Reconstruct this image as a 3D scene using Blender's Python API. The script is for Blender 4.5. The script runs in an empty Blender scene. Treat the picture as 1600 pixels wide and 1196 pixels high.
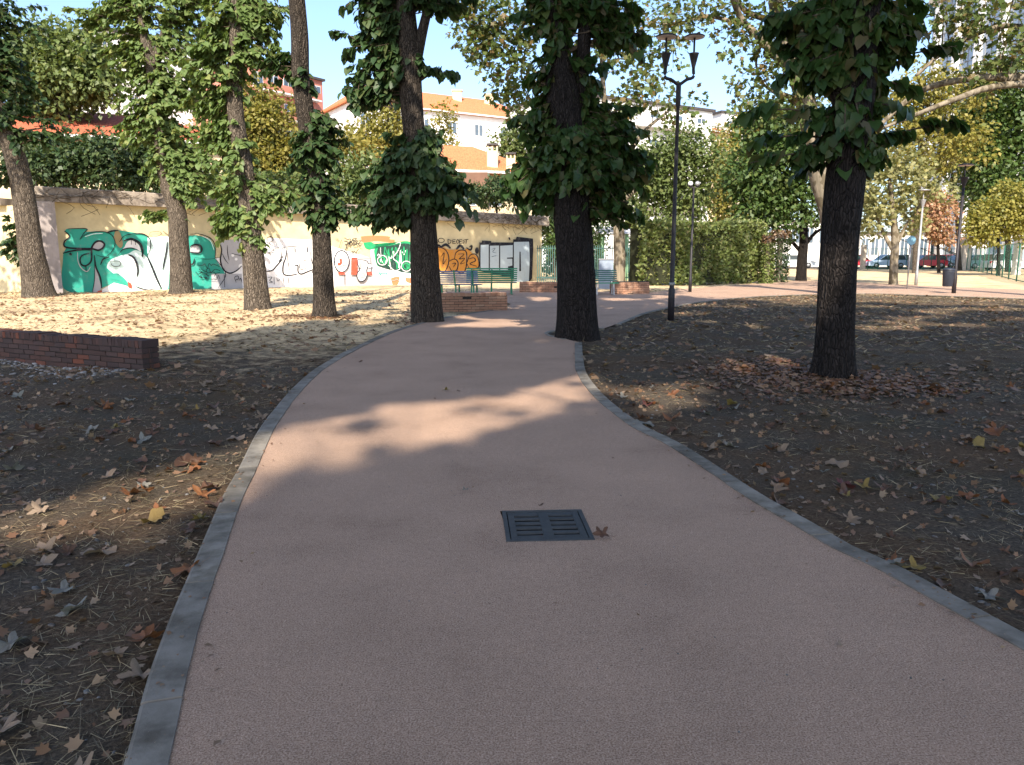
import bpy, bmesh, math, random
import numpy as np
from mathutils import Vector, Matrix
rng = np.random.default_rng(7)
random.seed(7)
R = math.radians
scene = bpy.context.scene
COL = scene.collection

# ------------------------------------------------------------------ camera
F_PX, CX, CY, CAM_H, HORIZON = 1200.0, 800.0, 598.0, 1.5, 399.0
PITCH = math.atan((CY - HORIZON) / F_PX)
cam_d = bpy.data.cameras.new("camera")
cam_d.sensor_width = 36.0
cam_d.lens = 36.0 * F_PX / 1600.0
cam_d.clip_start = 0.05
cam_d.clip_end = 3000
cam = bpy.data.objects.new("camera", cam_d)
COL.objects.link(cam)
cam.location = (0, 0, CAM_H)
cam.rotation_euler = (math.pi / 2 - PITCH, 0, 0)
scene.camera = cam

# ------------------------------------------------------------------ light
SUN_EL, SUN_BEHIND = R(40), R(5)          # sun behind the viewpoint, a little to the left
SUNV = np.array([-math.sin(SUN_BEHIND) * math.cos(SUN_EL), -math.cos(SUN_BEHIND) * math.cos(SUN_EL), math.sin(SUN_EL)])
world = bpy.data.worlds.new("World")
scene.world = world
world.use_nodes = True
wn = world.node_tree.nodes
sky = wn.new("ShaderNodeTexSky")
sky.sky_type = 'NISHITA'
sky.sun_disc = False
sky.sun_elevation = SUN_EL
sky.sun_rotation = math.pi + SUN_BEHIND
sky.air_density = 0.9
sky.dust_density = 1.6
sky.ozone_density = 2.8
bg = wn["Background"]
bg.inputs["Strength"].default_value = 0.15
world.node_tree.links.new(sky.outputs[0], bg.inputs[0])
sd = bpy.data.lights.new("sun", 'SUN')
sd.energy = 4.6
sd.angle = R(0.5)
sd.color = (1.0, 0.89, 0.74)
sun = bpy.data.objects.new("sun", sd)
COL.objects.link(sun)
sun.rotation_euler = Vector(SUNV).to_track_quat('Z', 'Y').to_euler()
scene.view_settings.view_transform = 'Standard'
scene.view_settings.look = 'None'
scene.view_settings.exposure = 1.2
scene.view_settings.gamma = 1.0
scene.cycles.max_bounces = 6
scene.cycles.transparent_max_bounces = 12

# ------------------------------------------------------------------ maths helpers
_f = np.array([0, math.cos(PITCH), -math.sin(PITCH)])
_u = np.array([0, math.sin(PITCH), math.cos(PITCH)])

def ray(px, py):
    return _f + (px - CX) / F_PX * np.array([1., 0, 0]) + (CY - py) / F_PX * _u

def G(px, py, z=0.0):                      # where a line of sight meets the ground
    d = ray(px, py)
    t = (z - CAM_H) / d[2]
    return np.array([d[0] * t, d[1] * t, z])

def P(px, py, Y):                          # point at distance Y
    d = ray(px, py)
    t = Y / d[1]
    return np.array([d[0] * t, Y, CAM_H + d[2] * t])

def project(p):                            # world (N,3) -> px, py, depth
    q = p - np.array([0, 0, CAM_H])
    dz = q @ _f
    dz = np.where(np.abs(dz) < 1e-6, 1e-6, dz)
    return CX + F_PX * q[:, 0] / dz, CY - F_PX * (q @ _u) / dz, dz

def in_poly(x, y, poly):
    poly = np.asarray(poly, float)
    ins = np.zeros(len(x), bool)
    n = len(poly)
    for i in range(n):
        x1, y1 = poly[i]; x2, y2 = poly[(i + 1) % n]
        c = ((y1 > y) != (y2 > y))
        xi = (x2 - x1) * (y - y1) / ((y2 - y1) if y2 != y1 else 1e-9) + x1
        ins ^= c & (x < xi)
    return ins

def spline(pts, n):
    pts = np.asarray(pts, float)
    if len(pts) < 3:
        t = np.linspace(0, 1, n)[:, None]
        return pts[0] * (1 - t) + pts[-1] * t
    P0 = np.vstack([2 * pts[0] - pts[1], pts, 2 * pts[-1] - pts[-2]])
    seg = np.linspace(0, len(pts) - 1 - 1e-9, n)
    i = seg.astype(int); t = (seg - i)[:, None]
    a, b, c, d = P0[i], P0[i + 1], P0[i + 2], P0[i + 3]
    return 0.5 * ((2 * b) + (c - a) * t + (2 * a - 5 * b + 4 * c - d) * t * t + (-a + 3 * b - 3 * c + d) * t ** 3)

def vnoise(p, seed=0):                     # cheap smooth value noise, p (N,2)
    p = np.asarray(p, float)
    i = np.floor(p).astype(np.int64); f = p - i
    f = f * f * (3 - 2 * f)
    def h(a, b):
        n = (a * 374761393 + b * 668265263 + seed * 1274126177) & 0x7fffffff
        n = ((n ^ (n >> 13)) * 1274126177) & 0x7fffffff
        return ((n ^ (n >> 16)) & 0xffff) / 65535.0
    a = h(i[:, 0], i[:, 1]); b = h(i[:, 0] + 1, i[:, 1]); c = h(i[:, 0], i[:, 1] + 1); d = h(i[:, 0] + 1, i[:, 1] + 1)
    return (a * (1 - f[:, 0]) + b * f[:, 0]) * (1 - f[:, 1]) + (c * (1 - f[:, 0]) + d * f[:, 0]) * f[:, 1]

# ------------------------------------------------------------------ materials
def new_mat(name):
    m = bpy.data.materials.new(name)
    m.use_nodes = True
    nt = m.node_tree
    return m, nt, nt.nodes["Principled BSDF"]

def ramp(nt, stops):
    r = nt.nodes.new("ShaderNodeValToRGB")
    e = r.color_ramp.elements
    while len(e) < len(stops): e.new(0.5)
    for k, (p, c) in enumerate(stops):
        e[k].position = p
        e[k].color = (c[0], c[1], c[2], 1)
    return r

def coords(nt, scale=(1, 1, 1)):
    tc = nt.nodes.new("ShaderNodeTexCoord")
    mp = nt.nodes.new("ShaderNodeMapping")
    mp.inputs["Scale"].default_value = scale
    nt.links.new(tc.outputs["Object"], mp.inputs["Vector"])
    return mp.outputs[0]

def noise(nt, vec, scale, detail=4, rough=0.6):
    n = nt.nodes.new("ShaderNodeTexNoise")
    n.inputs["Scale"].default_value = scale
    n.inputs["Detail"].default_value = detail
    n.inputs["Roughness"].default_value = rough
    nt.links.new(vec, n.inputs["Vector"])
    return n.outputs["Fac"]

def mixc(nt, fac, a, b, mode='MIX'):
    m = nt.nodes.new("ShaderNodeMix")
    m.data_type = 'RGBA'; m.blend_type = mode
    for sock, v in ((m.inputs[0], fac), (m.inputs[6], a), (m.inputs[7], b)):
        if isinstance(v, (int, float)): sock.default_value = v
        elif isinstance(v, tuple): sock.default_value = (v[0], v[1], v[2], 1)
        else: nt.links.new(v, sock)
    return m.outputs[2]

def bump(nt, bsdf, h, strength, dist):
    b = nt.nodes.new("ShaderNodeBump")
    b.inputs["Strength"].default_value = strength
    b.inputs["Distance"].default_value = dist
    nt.links.new(h, b.inputs["Height"])
    nt.links.new(b.outputs[0], bsdf.inputs["Normal"])

def surf(name, c1, c2=None, scale=3.0, rough=0.8, bscale=0, bstr=0.4, bdist=0.01, stretch=(1, 1, 1), metal=0.0, spec=0.3, lo=.35, hi=.65):
    m, nt, b = new_mat(name)
    b.inputs["Roughness"].default_value = rough
    b.inputs["Metallic"].default_value = metal
    b.inputs["Specular IOR Level"].default_value = spec
    v = coords(nt, stretch)
    c2 = c2 or tuple(x * 0.75 for x in c1)
    r = ramp(nt, [(lo, c2), (hi, c1)])
    nt.links.new(noise(nt, v, scale), r.inputs[0])
    nt.links.new(r.outputs[0], b.inputs["Base Color"])
    if bscale: bump(nt, b, noise(nt, v, bscale), bstr, bdist)
    return m

def leaf_mat(name, cols, trans=0.35, rough=0.5, per='island', tint=1.3):
    m, nt, b = new_mat(name)
    b.inputs["Roughness"].default_value = rough
    b.inputs["Specular IOR Level"].default_value = 0.35
    if per == 'island':
        g = nt.nodes.new("ShaderNodeNewGeometry"); src = g.outputs["Random Per Island"]
    else:
        g = nt.nodes.new("ShaderNodeObjectInfo"); src = g.outputs["Random"]
    r = ramp(nt, [(i / max(1, len(cols) - 1), c) for i, c in enumerate(cols)])
    nt.links.new(src, r.inputs[0])
    col = r.outputs[0]
    if per != 'island':
        n = noise(nt, coords(nt), 40, 3)
        col = mixc(nt, n, col, tuple(0.45 * x for x in cols[0]), 'MIX')
    nt.links.new(col, b.inputs["Base Color"])
    if trans:
        t = nt.nodes.new("ShaderNodeBsdfTranslucent")
        tc = mixc(nt, 1.0, col, (tint, tint, tint * .55), 'MULTIPLY')
        nt.links.new(tc, t.inputs["Color"])
        mx = nt.nodes.new("ShaderNodeMixShader")
        mx.inputs[0].default_value = trans
        nt.links.new(b.outputs[0], mx.inputs[1]); nt.links.new(t.outputs[0], mx.inputs[2])
        nt.links.new(mx.outputs[0], nt.nodes["Material Output"].inputs["Surface"])
    return m

def bark_mat(name, dark, light, scale=16, mott=None):
    m, nt, b = new_mat(name)
    b.inputs["Roughness"].default_value = 0.9
    b.inputs["Specular IOR Level"].default_value = 0.15
    v = coords(nt, (1, 1, 0.14))
    n1 = noise(nt, v, scale, 6, .65)
    n2 = noise(nt, coords(nt), 2.5, 4)
    r = ramp(nt, [(.36, dark), (.62, light)])
    nt.links.new(n1, r.inputs[0])
    col = mixc(nt, n2, r.outputs[0], tuple(x * .55 for x in light))
    if mott:
        vo = nt.nodes.new("ShaderNodeTexNoise"); vo.inputs["Scale"].default_value = 5; vo.inputs["Detail"].default_value = 1
        nt.links.new(coords(nt, (1, 1, .6)), vo.inputs["Vector"])
        r2 = ramp(nt, [(.5, (0, 0, 0)), (.56, (1, 1, 1))])
        nt.links.new(vo.outputs["Fac"], r2.inputs[0])
        col = mixc(nt, r2.outputs[0], col, mott)
    vr = nt.nodes.new("ShaderNodeTexVoronoi"); vr.feature = 'DISTANCE_TO_EDGE'; vr.inputs["Scale"].default_value = scale * 1.1
    wob = nt.nodes.new("ShaderNodeVectorMath"); wob.operation = 'ADD'
    nz = nt.nodes.new("ShaderNodeTexNoise"); nz.inputs["Scale"].default_value = 5; nt.links.new(coords(nt), nz.inputs["Vector"])
    sc_ = nt.nodes.new("ShaderNodeVectorMath"); sc_.operation = 'SCALE'; sc_.inputs["Scale"].default_value = .12; nt.links.new(nz.outputs["Color"], sc_.inputs[0])
    nt.links.new(coords(nt, (1, 1, .2)), wob.inputs[0]); nt.links.new(sc_.outputs[0], wob.inputs[1]); nt.links.new(wob.outputs[0], vr.inputs["Vector"])
    if not mott:
        rc = ramp(nt, [(.02, (.28, .27, .26)), (.16, (1.12, 1.12, 1.12))]); nt.links.new(vr.outputs["Distance"], rc.inputs[0])
        col = mixc(nt, 1.0, col, rc.outputs[0], 'MULTIPLY')
    nt.links.new(col, b.inputs["Base Color"])
    hm = nt.nodes.new("ShaderNodeMath"); hm.operation = 'MULTIPLY_ADD'; hm.inputs[1].default_value = 2.2; nt.links.new(vr.outputs["Distance"], hm.inputs[0]); nt.links.new(n1, hm.inputs[2])
    bump(nt, b, n1 if mott else hm.outputs[0], 1.0, 0.035)
    return m

M = {}
# path: resin bound reddish grit
m, nt, b = new_mat("path_grit"); M['path'] = m
b.inputs["Roughness"].default_value = 0.95; b.inputs["Specular IOR Level"].default_value = 0.15
v = coords(nt)
g1 = noise(nt, v, 150, 4, .85); g2 = noise(nt, v, 1.1, 5, .6); g3 = noise(nt, v, 30, 4, .7)
r1 = ramp(nt, [(.33, (.115, .074, .054)), (.5, (.39, .262, .185)), (.66, (.64, .50, .40))]); nt.links.new(g1, r1.inputs[0])
r2 = ramp(nt, [(.25, (.74, .71, .70)), (.45, (.96, .94, .93)), (.75, (1.12, 1.09, 1.08))]); nt.links.new(g2, r2.inputs[0])
r3 = ramp(nt, [(.3, (.86, .86, .86)), (.7, (1.1, 1.1, 1.1))]); nt.links.new(g3, r3.inputs[0])
col = mixc(nt, 1.0, mixc(nt, 1.0, r1.outputs[0], r2.outputs[0], 'MULTIPLY'), r3.outputs[0], 'MULTIPLY')
vo = nt.nodes.new("ShaderNodeTexVoronoi"); vo.inputs["Scale"].default_value = 9; nt.links.new(v, vo.inputs["Vector"])
r4 = ramp(nt, [(.035, (1, 1, 1)), (.05, (0, 0, 0))]); nt.links.new(vo.outputs["Distance"], r4.inputs[0])
col = mixc(nt, mixc(nt, 1.0, r4.outputs[0], (.6, .6, .6), 'MULTIPLY'), col, (.07, .045, .035))
nt.links.new(col, b.inputs["Base Color"]); bump(nt, b, g1, 1.0, .006)

# ground: bare grey-brown soil with thin straw, heavier straw further back
m, nt, b = new_mat("ground_soil"); M['ground'] = m
b.inputs["Roughness"].default_value = 1.0; b.inputs["Specular IOR Level"].default_value = 0.1
v = coords(nt)
big = noise(nt, v, .45, 4, .6); mid = noise(nt, v, 3.0, 6, .7); fine = noise(nt, v, 45, 5, .75)
soil = ramp(nt, [(.3, (.034, .028, .022)), (.55, (.092, .074, .056)), (.75, (.18, .148, .112))]); nt.links.new(fine, soil.inputs[0])
straw = ramp(nt, [(.25, (.42, .30, .17)), (.5, (.62, .47, .28)), (.75, (.76, .61, .40))]); nt.links.new(noise(nt, coords(nt, (1, .5, 1)), 26, 5, .8), straw.inputs[0])
sep = nt.nodes.new("ShaderNodeSeparateXYZ"); nt.links.new(v, sep.inputs[0])
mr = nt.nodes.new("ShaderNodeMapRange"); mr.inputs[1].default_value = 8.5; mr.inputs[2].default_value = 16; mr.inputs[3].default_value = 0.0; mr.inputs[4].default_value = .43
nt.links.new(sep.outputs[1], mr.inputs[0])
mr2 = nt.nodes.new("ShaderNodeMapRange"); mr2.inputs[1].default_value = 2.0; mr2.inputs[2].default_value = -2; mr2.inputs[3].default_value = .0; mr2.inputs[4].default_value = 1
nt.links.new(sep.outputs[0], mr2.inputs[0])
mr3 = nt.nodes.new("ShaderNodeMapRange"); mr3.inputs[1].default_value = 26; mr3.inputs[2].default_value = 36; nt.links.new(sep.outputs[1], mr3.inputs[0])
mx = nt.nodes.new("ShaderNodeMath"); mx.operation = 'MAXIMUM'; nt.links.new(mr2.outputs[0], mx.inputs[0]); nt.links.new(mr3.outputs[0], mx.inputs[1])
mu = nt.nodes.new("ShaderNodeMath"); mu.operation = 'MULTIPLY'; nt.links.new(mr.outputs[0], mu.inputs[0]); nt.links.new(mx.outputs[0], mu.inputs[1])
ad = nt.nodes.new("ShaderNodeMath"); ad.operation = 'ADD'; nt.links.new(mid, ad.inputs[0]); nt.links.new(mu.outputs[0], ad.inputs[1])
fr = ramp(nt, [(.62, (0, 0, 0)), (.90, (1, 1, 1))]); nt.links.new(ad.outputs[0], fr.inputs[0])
col = mixc(nt, fr.outputs[0], soil.outputs[0], straw.outputs[0])
br_ = ramp(nt, [(.42, (0, 0, 0)), (.58, (.75, .75, .75))]); nt.links.new(noise(nt, v, .8, 5, .65), br_.inputs[0])
soil2 = ramp(nt, [(.3, (.045, .027, .015)), (.55, (.115, .072, .042)), (.75, (.21, .145, .09))]); nt.links.new(fine, soil2.inputs[0])
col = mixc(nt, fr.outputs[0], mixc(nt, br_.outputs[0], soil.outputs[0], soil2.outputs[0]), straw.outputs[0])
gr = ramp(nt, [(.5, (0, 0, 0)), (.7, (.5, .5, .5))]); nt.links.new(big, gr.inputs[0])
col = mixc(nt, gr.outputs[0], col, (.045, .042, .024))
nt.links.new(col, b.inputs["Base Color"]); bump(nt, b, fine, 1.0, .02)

M['kerb'] = surf("kerb_concrete", (.235, .215, .185), (.135, .122, .102), 6, .9, 90, .5, .004)
_nt = M['kerb'].node_tree; _b = _nt.nodes["Principled BSDF"]; _src = _b.inputs["Base Color"].links[0].from_socket
_g = _nt.nodes.new("ShaderNodeNewGeometry"); _r = ramp(_nt, [(0, (.78, .77, .75)), (.5, (1, 1, 1)), (1, (1.12, 1.1, 1.05))]); _nt.links.new(_g.outputs["Random Per Island"], _r.inputs[0])
_st = ramp(_nt, [(.36, (.62, .6, .56)), (.5, (1, 1, 1))]); _nt.links.new(noise(_nt, coords(_nt), 2.6, 5, .7), _st.inputs[0])
_nt.links.new(mixc(_nt, 1.0, mixc(_nt, 1.0, _src, _r.outputs[0], 'MULTIPLY'), _st.outputs[0], 'MULTIPLY'), _b.inputs["Base Color"])
M['asphalt'] = surf("street_asphalt", (.07, .07, .07), (.05, .05, .05), 4, .9, 60)
M['iron'] = surf("cast_iron", (.062, .068, .072), (.040, .045, .048), 14, .6, 120, .4, .002, metal=.3, spec=.5)
M['void'] = surf("drain_shade_black", (.006, .006, .006), (.004, .004, .004), 5, 1)
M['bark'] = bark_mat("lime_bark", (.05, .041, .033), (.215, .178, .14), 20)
M['bark_dark'] = bark_mat("shade_dark_bark", (.005, .004, .004), (.045, .037, .033), 26)  # lime bark with trunk shade in its colour, reused on background trees
M['bark_mid'] = bark_mat("shaded_bark", (.018, .015, .013), (.11, .09, .072), 24)  # mid-dark lime bark, part of the trunk's shade in the colour
M['bark_plane'] = bark_mat("plane_bark", (.14, .12, .085), (.33, .28, .21), 6, (.11, .09, .06))
M['twig'] = surf("twig_brown", (.10, .075, .05), (.06, .045, .03), 9, .9)
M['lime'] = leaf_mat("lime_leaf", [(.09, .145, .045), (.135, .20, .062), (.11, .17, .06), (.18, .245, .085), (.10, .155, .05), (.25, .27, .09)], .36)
M['lime_dark'] = leaf_mat("lime_leaf_shade", [(.026, .055, .018), (.04, .078, .024), (.032, .066, .026), (.055, .095, .03), (.075, .095, .034)], .28)  # darker copy of the lime leaf, crown shade mixed into the colours
M['lime_deep'] = leaf_mat("lime_leaf_deep_shade", [(.022, .052, .014), (.038, .078, .018), (.028, .062, .019), (.052, .10, .026), (.08, .11, .03), (.032, .07, .018), (.045, .09, .022), (.11, .085, .035)], .36, .42)  # darkest lime leaf copy, deep shade of two near trees in the colours
M['plane_leaf'] = leaf_mat("plane_leaf", [(.06, .095, .025), (.09, .13, .03), (.055, .085, .025), (.13, .14, .04), (.065, .10, .026), (.17, .11, .04), (.08, .115, .026), (.10, .135, .034)], .38)
M['back_leaf'] = leaf_mat("mid_green_leaf", [(.085, .12, .035), (.12, .16, .05), (.10, .14, .045), (.17, .195, .065)], .3)
M['dark_leaf'] = leaf_mat("dark_green_leaf", [(.03, .058, .022), (.05, .082, .03), (.04, .068, .024), (.085, .11, .035)], .25)
M['green_leaf'] = leaf_mat("fresh_green_leaf", [(.045, .085, .022), (.07, .12, .03), (.055, .095, .026), (.12, .15, .04)], .3)
M['yellow_leaf'] = leaf_mat("yellowing_leaf", [(.17, .17, .035), (.25, .22, .05), (.20, .17, .04), (.13, .15, .035)], .35)
M['gold_leaf'] = leaf_mat("golden_leaf", [(.20, .18, .04), (.27, .24, .055), (.15, .165, .035), (.24, .21, .045)], .35)
M['pale_leaf'] = leaf_mat("pale_olive_leaf", [(.20, .20, .085), (.28, .27, .12), (.15, .165, .06), (.34, .31, .14)], .35)
M['copper_leaf'] = leaf_mat("copper_leaf", [(.30, .15, .085), (.38, .20, .12), (.24, .13, .075), (.42, .28, .17), (.30, .24, .12)], .3)
M['hedge_leaf'] = leaf_mat("hedge_leaf", [(.13, .18, .05), (.18, .225, .065), (.22, .25, .085), (.095, .14, .04), (.25, .24, .11)], .3)
M['hedge_core'] = surf("hedge_inside", (.03, .035, .015), (.018, .02, .01), 6, 1)
M['straw'] = leaf_mat("dry_straw", [(.20, .145, .08), (.32, .245, .14), (.12, .09, .052), (.08, .072, .036), (.44, .35, .21), (.07, .056, .036)], .15)
M['pebble'] = leaf_mat("pebble_stone", [(.10, .097, .092), (.17, .16, .15), (.06, .056, .052), (.12, .10, .085)], 0)
M['rubble'] = leaf_mat("rubble_stone", [(.20, .20, .20), (.30, .295, .29), (.13, .125, .12), (.24, .20, .17)], 0)
M['litter'] = leaf_mat("leaf_litter", [(.17, .095, .05), (.22, .13, .075), (.12, .065, .038), (.30, .21, .13), (.15, .075, .04), (.24, .17, .105)], .2)
M['litter_red'] = leaf_mat("russet_litter", [(.13, .058, .03), (.18, .085, .042), (.09, .042, .025), (.22, .12, .065), (.28, .18, .11), (.15, .06, .03)], .2)
for k, cols in dict(brown=[(.12, .06, .036), (.16, .085, .05), (.09, .05, .032)], orange=[(.22, .085, .032), (.26, .11, .04), (.19, .075, .035)],
                    yellow=[(.27, .17, .04), (.22, .18, .06), (.25, .15, .05)], tan=[(.26, .18, .12), (.32, .24, .17), (.22, .16, .11)],
                    grey=[(.22, .21, .18), (.26, .24, .20), (.19, .195, .17)], maroon=[(.12, .035, .03), (.15, .05, .035), (.10, .035, .03)]).items():
    M['fallen_' + k] = leaf_mat("fallen_leaf_" + k, cols, .15, .6, 'object')
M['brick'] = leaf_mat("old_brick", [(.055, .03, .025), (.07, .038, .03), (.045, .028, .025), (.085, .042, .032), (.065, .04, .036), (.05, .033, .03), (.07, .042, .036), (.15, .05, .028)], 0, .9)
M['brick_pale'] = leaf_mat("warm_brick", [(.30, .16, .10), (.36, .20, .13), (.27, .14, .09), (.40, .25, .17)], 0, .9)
M['mortar'] = surf("mortar", (.05, .043, .038), (.03, .026, .023), 20, 1, 80)
M['plaster'] = surf("yellow_plaster", (.66, .56, .34), (.52, .44, .27), 1.6, .9, 30, .3, .004)
M['plaster_grey'] = surf("stained_pillar", (.42, .37, .36), (.26, .23, .22), 2.2, .9, 25, .4, .006, (1, 1, .4))
M['coping'] = surf("weathered_concrete", (.36, .31, .26), (.15, .125, .105), 3.0, .95, 30, .6, .012, (1, 1, .7))
for k, c in dict(turq=(.035, .34, .26), pale=(.66, .84, .82), white=(.80, .79, .80), lgrey=(.43, .42, .44), black=(.012, .013, .02), red=(.50, .08, .045),
                 orange=(.50, .22, .04), green=(.02, .32, .13), dgreen=(.016, .05, .04), slate=(.40, .48, .53), navy=(.03, .05, .07), ochre=(.30, .24, .13), redor=(.72, .20, .09)).items():
    M['p_' + k] = surf("paint_" + k, c, tuple(x * .72 + .07 for x in c), 5, .8, lo=.28, hi=.46)
M['bench_green'] = surf("bench_green_paint", (.02, .22, .12), (.015, .15, .085), 12, .45, spec=.5)
M['bench_teal'] = surf("bench_teal_paint", (.02, .10, .10), (.015, .07, .07), 12, .45, spec=.5)
M['bench_blue'] = surf("bench_blue_paint", (.10, .13, .27), (.06, .10, .2), 12, .45, spec=.5)
M['lamp'] = surf("dark_lamp_metal", (.022, .018, .022), (.014, .012, .015), 8, .55, spec=.4)
M['lamp_tape'] = surf("grey_band", (.30, .30, .29), None, 8, .7)
M['lamp_under'] = surf("pale_reflector", (.62, .50, .45), (.5, .4, .36), 8, .5)
M['galv'] = surf("galvanised_steel", (.36, .37, .38), (.28, .28, .29), 8, .5, metal=.4)
M['globe'] = surf("white_globe", (.75, .76, .78), None, 8, .3)
M['fence_green'] = surf("fence_green", (.02, .13, .09), (.015, .09, .065), 8, .6)
M['rail_teal'] = surf("rail_teal", (.05, .12, .11), (.035, .085, .08), 8, .6)
M['hut_green'] = surf("hut_green", (.22, .38, .22), (.15, .28, .16), 3, .6)
M['hut_roof'] = surf("hut_roof_grey", (.55, .56, .60), (.42, .43, .46), 3, .7)
M['cabinet'] = surf("cabinet_blue_grey", (.26, .31, .38), (.2, .24, .3), 3, .6)
M['bin'] = surf("bin_plastic", (.03, .035, .05), (.02, .025, .035), 6, .5)
M['sign_blue'] = surf("sign_blue", (.17, .33, .42), (.14, .28, .36), 6, .5)
M['pillar'] = surf("beige_concrete", (.50, .44, .36), (.36, .31, .25), 3, .9, 30)
M['tile_orange'] = surf("orange_roof_tile", (.60, .21, .09), (.42, .13, .055), 5, .85, 9, .6, .05, (3, .6, .6))
M['tile_red'] = surf("red_roof_tile", (.52, .14, .07), (.30, .075, .04), 5, .85, 9, .6, .05, (3, .6, .6))
M['facade_white'] = surf("white_facade", (.78, .77, .75), (.66, .65, .64), .5, .85)
M['facade_cream'] = surf("cream_facade", (.66, .53, .35), (.54, .43, .28), .6, .85)
M['facade_pink'] = surf("pink_brick_facade", (.50, .21, .15), (.40, .16, .12), .8, .85)
M['facade_brick'] = surf("red_brick_facade", (.33, .13, .10), (.26, .10, .08), .8, .85)
M['facade_brown'] = surf("brown_timber", (.20, .11, .075), (.14, .08, .055), .8, .85)
M['facade_glass'] = surf("tower_glass", (.38, .46, .55), (.28, .36, .45), .4, .15, spec=.6)
M['win'] = surf("window_glass", (.10, .14, .19), (.06, .09, .12), .6, .15, spec=.6)
M['win_frame'] = surf("window_frame_white", (.75, .74, .72), None, 1, .6)
M['dark_trim'] = surf("dark_trim", (.07, .06, .06), (.05, .045, .045), 2, .7)
M['tyre'] = surf("tyre_rubber", (.02, .02, .02), None, 4, .8)
M['car_glass'] = surf("car_glass", (.05, .07, .08), (.04, .05, .06), 2, .08, spec=.7)
M['head'] = surf("lamp_lens", (.7, .7, .68), None, 2, .2)
M['tail'] = surf("tail_lens", (.5, .02, .02), None, 2, .2)
def paint(name, c):
    m = surf(name, c, tuple(x * .92 for x in c), 1, .3, spec=.6); return m
# green open net of the park fence
m, nt, b = new_mat("fence_net"); M['net'] = m
b.inputs["Base Color"].default_value = (.03, .22, .15, 1); b.inputs["Roughness"].default_value = .8
tr = nt.nodes.new("ShaderNodeBsdfTransparent"); mx = nt.nodes.new("ShaderNodeMixShader"); mx.inputs[0].default_value = .3
nt.links.new(tr.outputs[0], mx.inputs[1]); nt.links.new(b.outputs[0], mx.inputs[2]); nt.links.new(mx.outputs[0], nt.nodes["Material Output"].inputs["Surface"])

M['net_thin'] = M['net'].copy(); M['net_thin'].name = "fence_net_open"
for nd in M['net_thin'].node_tree.nodes:
    if nd.bl_idname == 'ShaderNodeMixShader': nd.inputs[0].default_value = .1
# ------------------------------------------------------------------ object helpers
def thing(name, label, cat, loc, group=None):
    o = bpy.data.objects.new(name, None)
    o.empty_display_size = .2
    o.location = Vector([float(x) for x in loc]); COL.objects.link(o)
    o['label'] = label; o['category'] = cat
    if group: o['group'] = group
    return o

def tag(o, label, cat, group=None):
    o['label'] = label; o['category'] = cat
    if group: o['group'] = group
    return o

def link(name, me, parent=None):
    o = bpy.data.objects.new(name, me); COL.objects.link(o)
    if parent is not None:
        o.parent = parent
        root = parent; off = Vector((0, 0, 0))
        while root is not None:
            off = off + root.location; root = root.parent
        # every mesh is modelled in world metres
        if parent.type == 'EMPTY': o.matrix_parent_inverse = Matrix.Translation(-parent.location)
    return o

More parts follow.
